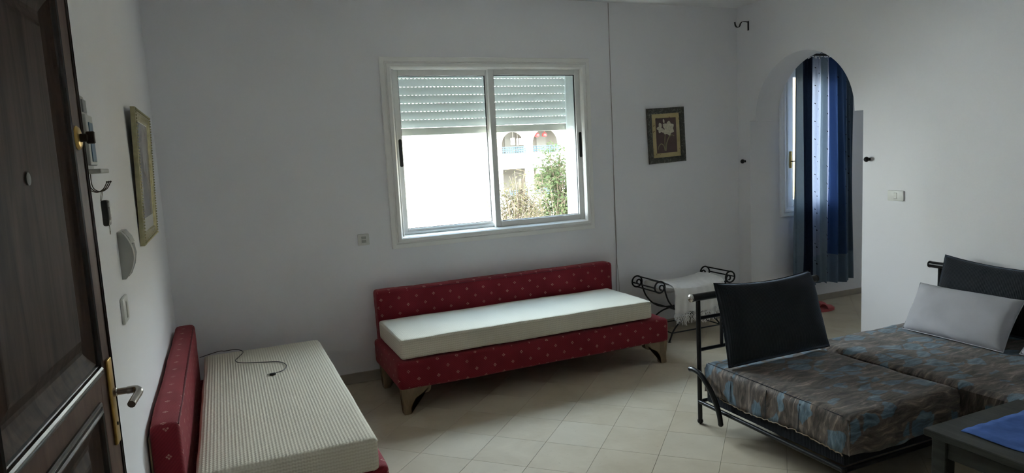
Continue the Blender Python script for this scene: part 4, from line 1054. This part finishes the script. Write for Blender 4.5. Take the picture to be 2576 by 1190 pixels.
def ribbon(c, wd, y):
    c = spline([(a, 0, b) for a, b in c], 6); L_, R_ = [], []
    for i, p in enumerate(c):
        d = (c[min(i+1, len(c)-1)]-c[max(i-1, 0)]).normalized(); w_ = wd*(0.4+0.6*math.sin(math.pi*min(1, i/(len(c)-1)*0.9+0.1)))
        L_.append((p.x-d.z*w_/2, p.z+d.x*w_/2)); R_.append((p.x+d.z*w_/2, p.z-d.x*w_/2))
    return flat(L_+R_[::-1], y)
part(fp, 'stem', ribbon([(-0.018, -0.125), (-0.020, -0.06), (-0.014, 0.0), (0.0, 0.04)], 0.008, YB-0.0127), 'stem', smooth=False)
part(fp, 'leaf', ribbon([(-0.010, -0.125), (-0.004, -0.07), (0.020, -0.02), (0.050, 0.0), (0.075, -0.010)], 0.010, YB-0.0127), 'stem', smooth=False)
part(fp, 'leaf', ribbon([(-0.022, -0.125), (-0.030, -0.085), (-0.055, -0.065), (-0.080, -0.085), (-0.088, -0.110)], 0.009, YB-0.0127), 'stem', smooth=False)

wz = thing('wall_wire', 'thin slack wire hanging down the wall between the sliding window and the lily picture', 'wire', (2.85, YB, 0.05))
bm = newbm(); sweep(bm, spline([(2.852, YB-0.004, 2.615), (2.850, YB-0.006, 2.2), (2.853, YB-0.004, 1.6), (2.848, YB-0.006, 1.05), (2.850, YB-0.006, 0.64), (2.840, YB-0.006, 0.45), (2.838, YB-0.006, 0.10)], 6), 0.0020, 6); part(wz, 'strand', bm, 'wirecable')
bm = newbm(); sweep(bm, spline([(2.852, YB-0.006, 1.30), (2.853, YB-0.008, 0.80), (2.851, YB-0.008, 0.64), (2.864, YB-0.008, 0.45), (2.872, YB-0.008, 0.10)], 6), 0.0013, 6); part(wz, 'strand', bm, 'wirecable')

# ------------------------------------------------------------------ knobs and hook on the arch wall
for y, lb in ((4.492, 'small black round knob fixed between the arch and the room corner'), (3.297, 'small black round knob fixed between the arch and the wall switch')):
    kb = thing('tieback_knob', lb, 'knob', (XR, y, 1.345), group='black tieback knobs')
    bm = newbm(); lathe(bm, [(0.010, 0), (0.010, 0.003), (0.005, 0.005), (0.005, 0.018)], (XR, y, 1.345), (-1, 0, 0), 12); part(kb, 'stem', bm, 'iron')
    bm = newbm(); ball(bm, (XR-0.030, y, 1.345), 0.019, 2, (0.85, 1, 1)); part(kb, 'head', bm, 'iron')
hk = thing('rod_bracket', 'black curled rod bracket high on the wall above the arch', 'bracket', (XR, 4.44, 2.44))
bm = newbm(); box(bm, XR-0.004, XR, 4.432, 4.448, 2.415, 2.490, 0.001, 1); part(hk, 'plate', bm, 'iron')
def strip(pts, w_):
    bm = newbm(); A = []
    pts = spline(pts, 6)
    for p in pts: A.append((bm.verts.new((p.x, p.y-w_/2, p.z)), bm.verts.new((p.x, p.y+w_/2, p.z))))
    for a, b in zip(A, A[1:]): bm.faces.new((a[0], a[1], b[1], b[0]))
    return bm
bm = strip([(XR-0.003, 4.44, 2.482), (XR-0.030, 4.442, 2.487), (XR-0.062, 4.444, 2.485), (XR-0.080, 4.445, 2.470), (XR-0.090, 4.446, 2.448), (XR-0.108, 4.447, 2.440), (XR-0.126, 4.448, 2.452), (XR-0.132, 4.449, 2.480)], 0.014)
o = part(hk, 'curl', bm, 'iron'); s = o.modifiers.new('thickness', 'SOLIDIFY'); s.thickness = 0.004

# slippers beyond the arch
for k, (x, y, a) in enumerate(((4.80, 4.375, 0.10), (4.76, 4.262, 0.02))):
    T = thing('slipper', ('coral pink slipper lying under the curtain against the skirting', 'coral pink slipper lying in front of the other one beneath the curtain')[k], 'slipper', (x, y, 0), a, 'coral slippers')
    out = []
    for q in range(28):
        t = 2*math.pi*q/28; c, s_ = math.cos(t), math.sin(t); out.append((0.125*c, (0.040+0.008*c)*s_))
    bm = newbm(); prism(bm, out, 'z', 0.0, 0.022); part(T, 'sole', bm, 'pink', False)
    bm = newbm(); rows = []
    for i in range(9):
        x_ = 0.005+0.075*i/8; row = []
        for j in range(9):
            a_ = math.pi*j/8; row.append(bm.verts.new((x_, 0.046*math.cos(a_), 0.020+0.042*math.sin(a_)*(1-0.35*i/8))))
        rows.append(row)
    for A, B in zip(rows, rows[1:]):
        for j in range(8): bm.faces.new((A[j], A[j+1], B[j+1], B[j]))
    o = part(T, 'strap', bm, 'pink', False); s = o.modifiers.new('thickness', 'SOLIDIFY'); s.thickness = 0.004

# ------------------------------------------------------------------ outdoors
bm = newbm(); box(bm, -12, 22, -9, YO-0.02, ZC+0.26, 9.0)  # unseen mass added to keep direct sun off the trees
struct('added_shade_block', bm, 'extwall', 'unseen block added above the room to shade the trees', 'building')
bm = newbm(); box(bm, -80, 120, 5.5, 140, -6.6, -6.4)
struct('ground', bm, 'ground', 'dusty ground outside the window', 'ground')
bm = newbm(); box(bm, -22, 8.05, 20, 30, -6.4, 6.8, 0.02, 1); box(bm, -22.2, 8.2, 19.85, 30.2, 6.8, 7.05, 0.02, 1)
single('neighbour_house', bm, 'facade', 'plain sunlit white house wall filling the view through the left sash', 'house', (-7, 25, -6.4), smooth=False)
FB = thing('apartment_building', 'sunlit white apartment building with arched balconies seen through the right sash', 'building', (22, 50, -6.4))
FY = 45.0
bays = [(15.9, 18.25), (18.80, 20.71), (21.255, 23.48), (24.05, 26.2), (26.8, 29.0), (29.6, 31.8)]
def arch_band(z0, zs, z1):
    bm = newbm(); xs = [14.0]+[q for b in bays for q in b]+[34.0]
    for k in range(0, len(xs), 2): box(bm, xs[k], xs[k+1], FY, FY+0.35, z0, z1)
    for a, b in bays:
        arch_over(bm, 'y', FY, FY+0.35, a, b, zs, (b-a)/2*1.02, z1, 20)
    return bm
part(FB, 'arcade_wall', arch_band(1.56, 2.20, 4.30), 'facade', smooth=False)
def flat_band(z0, z1, top):
    bm = newbm(); box(bm, 14, 34, FY, FY+0.35, z1, top)
    xs = [14.0]+[q for b in bays for q in b]+[34.0]
    for k in range(0, len(xs), 2): box(bm, xs[k], xs[k+1], FY, FY+0.35, z0, z1)
    return bm
part(FB, 'loggia_wall', flat_band(-1.54, 0.50, 1.56), 'facade', smooth=False)
bm = newbm(); box(bm, 14, 34, FY, FY+9, 4.36, 10.6); part(FB, 'added_upper_block', bm, 'facade', smooth=False)  # unseen top of the building, added to block low sky light
bm = newbm(); box(bm, 14, 34, FY, FY+0.35, -6.4, -1.54); part(FB, 'plinth_wall', bm, 'facade', smooth=False)
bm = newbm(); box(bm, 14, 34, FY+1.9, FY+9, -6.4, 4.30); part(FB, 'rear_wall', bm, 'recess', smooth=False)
for z in (1.40, -1.70, 4.20):
    bm = newbm(); box(bm, 14, 34, FY+0.35, FY+1.9, z, z+0.14); part(FB, 'balcony_slab', bm, 'facade', smooth=False)
for (a, b) in bays[1:4]:
    for z0, z1 in ((1.58, 2.06), (-1.52, -1.10)):
        bm = newbm()
        for z in (z0+0.02, (z0+z1)/2-0.06, (z0+z1)/2+0.08, z1): sweep(bm, [(a, FY+0.1, z), (b, FY+0.1, z)], 0.032, 5)
        n = 11
        for k in range(n+1):
            x = a+(b-a)*k/n; sweep(bm, [(x, FY+0.1, z0), (x, FY+0.1, z1)], 0.026, 5)
        part(FB, 'railing', bm, 'rail', label='blue metal railing')
    bm = newbm(); c = (a+b)/2; box(bm, c+0.1, c+0.9, FY+1.84, FY+1.9, 1.56, 3.3); part(FB, 'balcony_door', bm, 'doorfar', smooth=False)
bm = newbm(); box(bm, 21.40, 22.05, FY-0.35, FY, 0.02, 0.42, 0.03, 1); ac = part(FB, 'air_conditioner', bm, 'laundry', label='cream air conditioner on the facade')
bm = newbm()
for k in range(5): box(bm, 21.46+k*0.07, 21.49+k*0.07, FY-0.37, FY-0.34, 0.08, 0.36)
part(ac, 'grille', bm, 'bark', root=FB)
bm = newbm(); sweep(bm, [(21.38, FY-0.3, 0.0), (21.38, FY, 0.0), (21.38, FY, -0.35)], 0.025, 5); sweep(bm, [(21.38, FY-0.3, 0.0), (21.38, FY, -0.35)], 0.025, 5); part(ac, 'bracket', bm, 'bark', root=FB)
for k, x in enumerate((21.95, 22.58)):
    bm = newbm(); lathe(bm, [(0.03, 0), (0.16, 0.06), (0.20, 0.16), (0.15, 0.28), (0.05, 0.34)], (x, FY+0.65, 2.70), (0, 0, 1), 14); sweep(bm, [(x, FY+0.65, 3.02), (x, FY+0.65, 4.195)], 0.012, 5)
    single('hanging_lantern', bm, 'lantern', ('red round lantern hanging nearer the pillar in the far balcony arch', 'red round lantern hanging toward the middle of the far balcony arch')[k], 'lantern', (x, FY+0.65, 2.70), group='red balcony lanterns')
for k, (x, z, w_) in enumerate(((19.95, 2.45, 0.34), (20.33, 2.40, 0.16), (20.66, 2.42, 0.36))):
    bm = newbm(); out = []
    box(bm, x-w_/2, x+w_/2, FY+0.58, FY+0.61, z-0.22, z+0.26, 0.02, 1); sweep(bm, [(x-w_/2, FY+0.595, z+0.26), (x+w_/2, FY+0.595, z+0.28)], 0.012, 5); sweep(bm, [(x, FY+0.595, z+0.25), (x, FY+0.595, 4.195)], 0.006, 4)
    single('hanging_laundry', bm, 'laundry', ('cream cloth hanging at the middle of the far balcony arch', 'narrow cloth hanging between two others in the far balcony arch', 'wide cloth hanging by the pillar of the far balcony arch')[k], 'laundry', (x, FY+0.595, z), group='washing in the far balcony')
bm = newbm(); box(bm, 15.5, 40, 8.5, 22, -6.4, 4.6, 0.02, 1); box(bm, 15.3, 40.2, 8.3, 22.2, 4.6, 4.85, 0.02, 1)  # glimpsed house, its unseen bulk enlarged to block low sky light
single('ochre_house', bm, 'ochre', 'ochre house glimpsed beside the blue curtain', 'house', (27, 15, -6.4), smooth=False)

def tree(name, label, base, top, crown_c, crown_r, nleaf, leafmat, leafsize, nbranch, seed):
    rnd = random.Random(seed); T = thing(name, label, 'tree', base, group='trees outside the window')
    bm = newbm(); b, t = Vector(base), Vector(top)
    sweep(bm, spline([b, b*.6+t*.4+Vector((.08, 0, 0)), b*.25+t*.75+Vector((-.05, .05, 0)), t], 5), 0.05, 7, radii=[0.075-0.055*k/15 for k in range(16)]); part(T, 'trunk', bm, 'bark')
    bm = newbm(); tips = []
    c = Vector(crown_c)
    for k in range(nbranch):
        s = b+(t-b)*rnd.uniform(.55, .98); d = Vector((rnd.gauss(0, 1), rnd.gauss(0, 1), rnd.gauss(0.25, .7))).normalized()
        e = c+Vector((d.x*crown_r[0], d.y*crown_r[1], d.z*crown_r[2]))*rnd.uniform(.6, 1.0); m = (s+e)/2+Vector((rnd.gauss(0, .06), rnd.gauss(0, .06), rnd.gauss(.04, .06)))
        sp = spline([s, m, e], 4); sweep(bm, sp, 0.01, 4, radii=[0.013-0.0095*i/8 for i in range(9)]); tips += sp[2:]
        for q in range(4):
            p0 = sp[rnd.randint(2, 8)]; p1 = p0+Vector((rnd.gauss(0, .16), rnd.gauss(0, .16), rnd.gauss(.03, .15))); sweep(bm, [p0, (p0+p1)/2+Vector((0, 0, .02)), p1], 0.004, 3); tips += [p1, (p0+p1)/2]
    part(T, 'branches', bm, 'bark')
    bm = newbm()
    for k in range(nleaf):
        p = rnd.choice(tips)+Vector((rnd.gauss(0, .05), rnd.gauss(0, .05), rnd.gauss(0, .05))); a = Vector((rnd.gauss(0, 1), rnd.gauss(0, 1), rnd.gauss(0, 1))).normalized(); s_ = leafsize*rnd.uniform(.6, 1.3)
        q = a.orthogonal().normalized(); w1 = q*s_*0.22
        bm.faces.new([bm.verts.new(p), bm.verts.new(p+a*s_*.5+w1), bm.verts.new(p+a*s_), bm.verts.new(p+a*s_*.5-w1)])
    me = mesh_from(bm, 'leaves', recalc=False); me.transform(T.matrix_basis.inverted()); o = bpy.data.objects.new('leaves', me); COL.objects.link(o); o.parent = T; me.materials.append(M[leafmat]); o['kind'] = 'stuff'
    return T
tree('leafy_tree', 'leafy green tree at the right edge of the window view', (6.35, 12.3, -6.4), (6.25, 12.0, 1.45), (6.18, 12.1, 0.55), (0.56, 0.55, 1.2), 6500, 'leafgreen', 0.085, 110, 3)
tree('dry_tree', 'sparse brownish tree next to the middle stile of the window', (4.62, 10.3, -6.4), (4.58, 10.25, 1.10), (4.53, 10.25, 0.42), (0.46, 0.42, 0.88), 6000, 'leafbrown', 0.052, 170, 8)
tree('low_tree', 'low yellow-green tree filling the foot of the window view', (6.90, 14.6, -6.4), (6.85, 14.5, -0.10), (6.90, 14.5, -0.42), (0.95, 0.5, 0.75), 7000, 'leafbrown', 0.08, 90, 12)
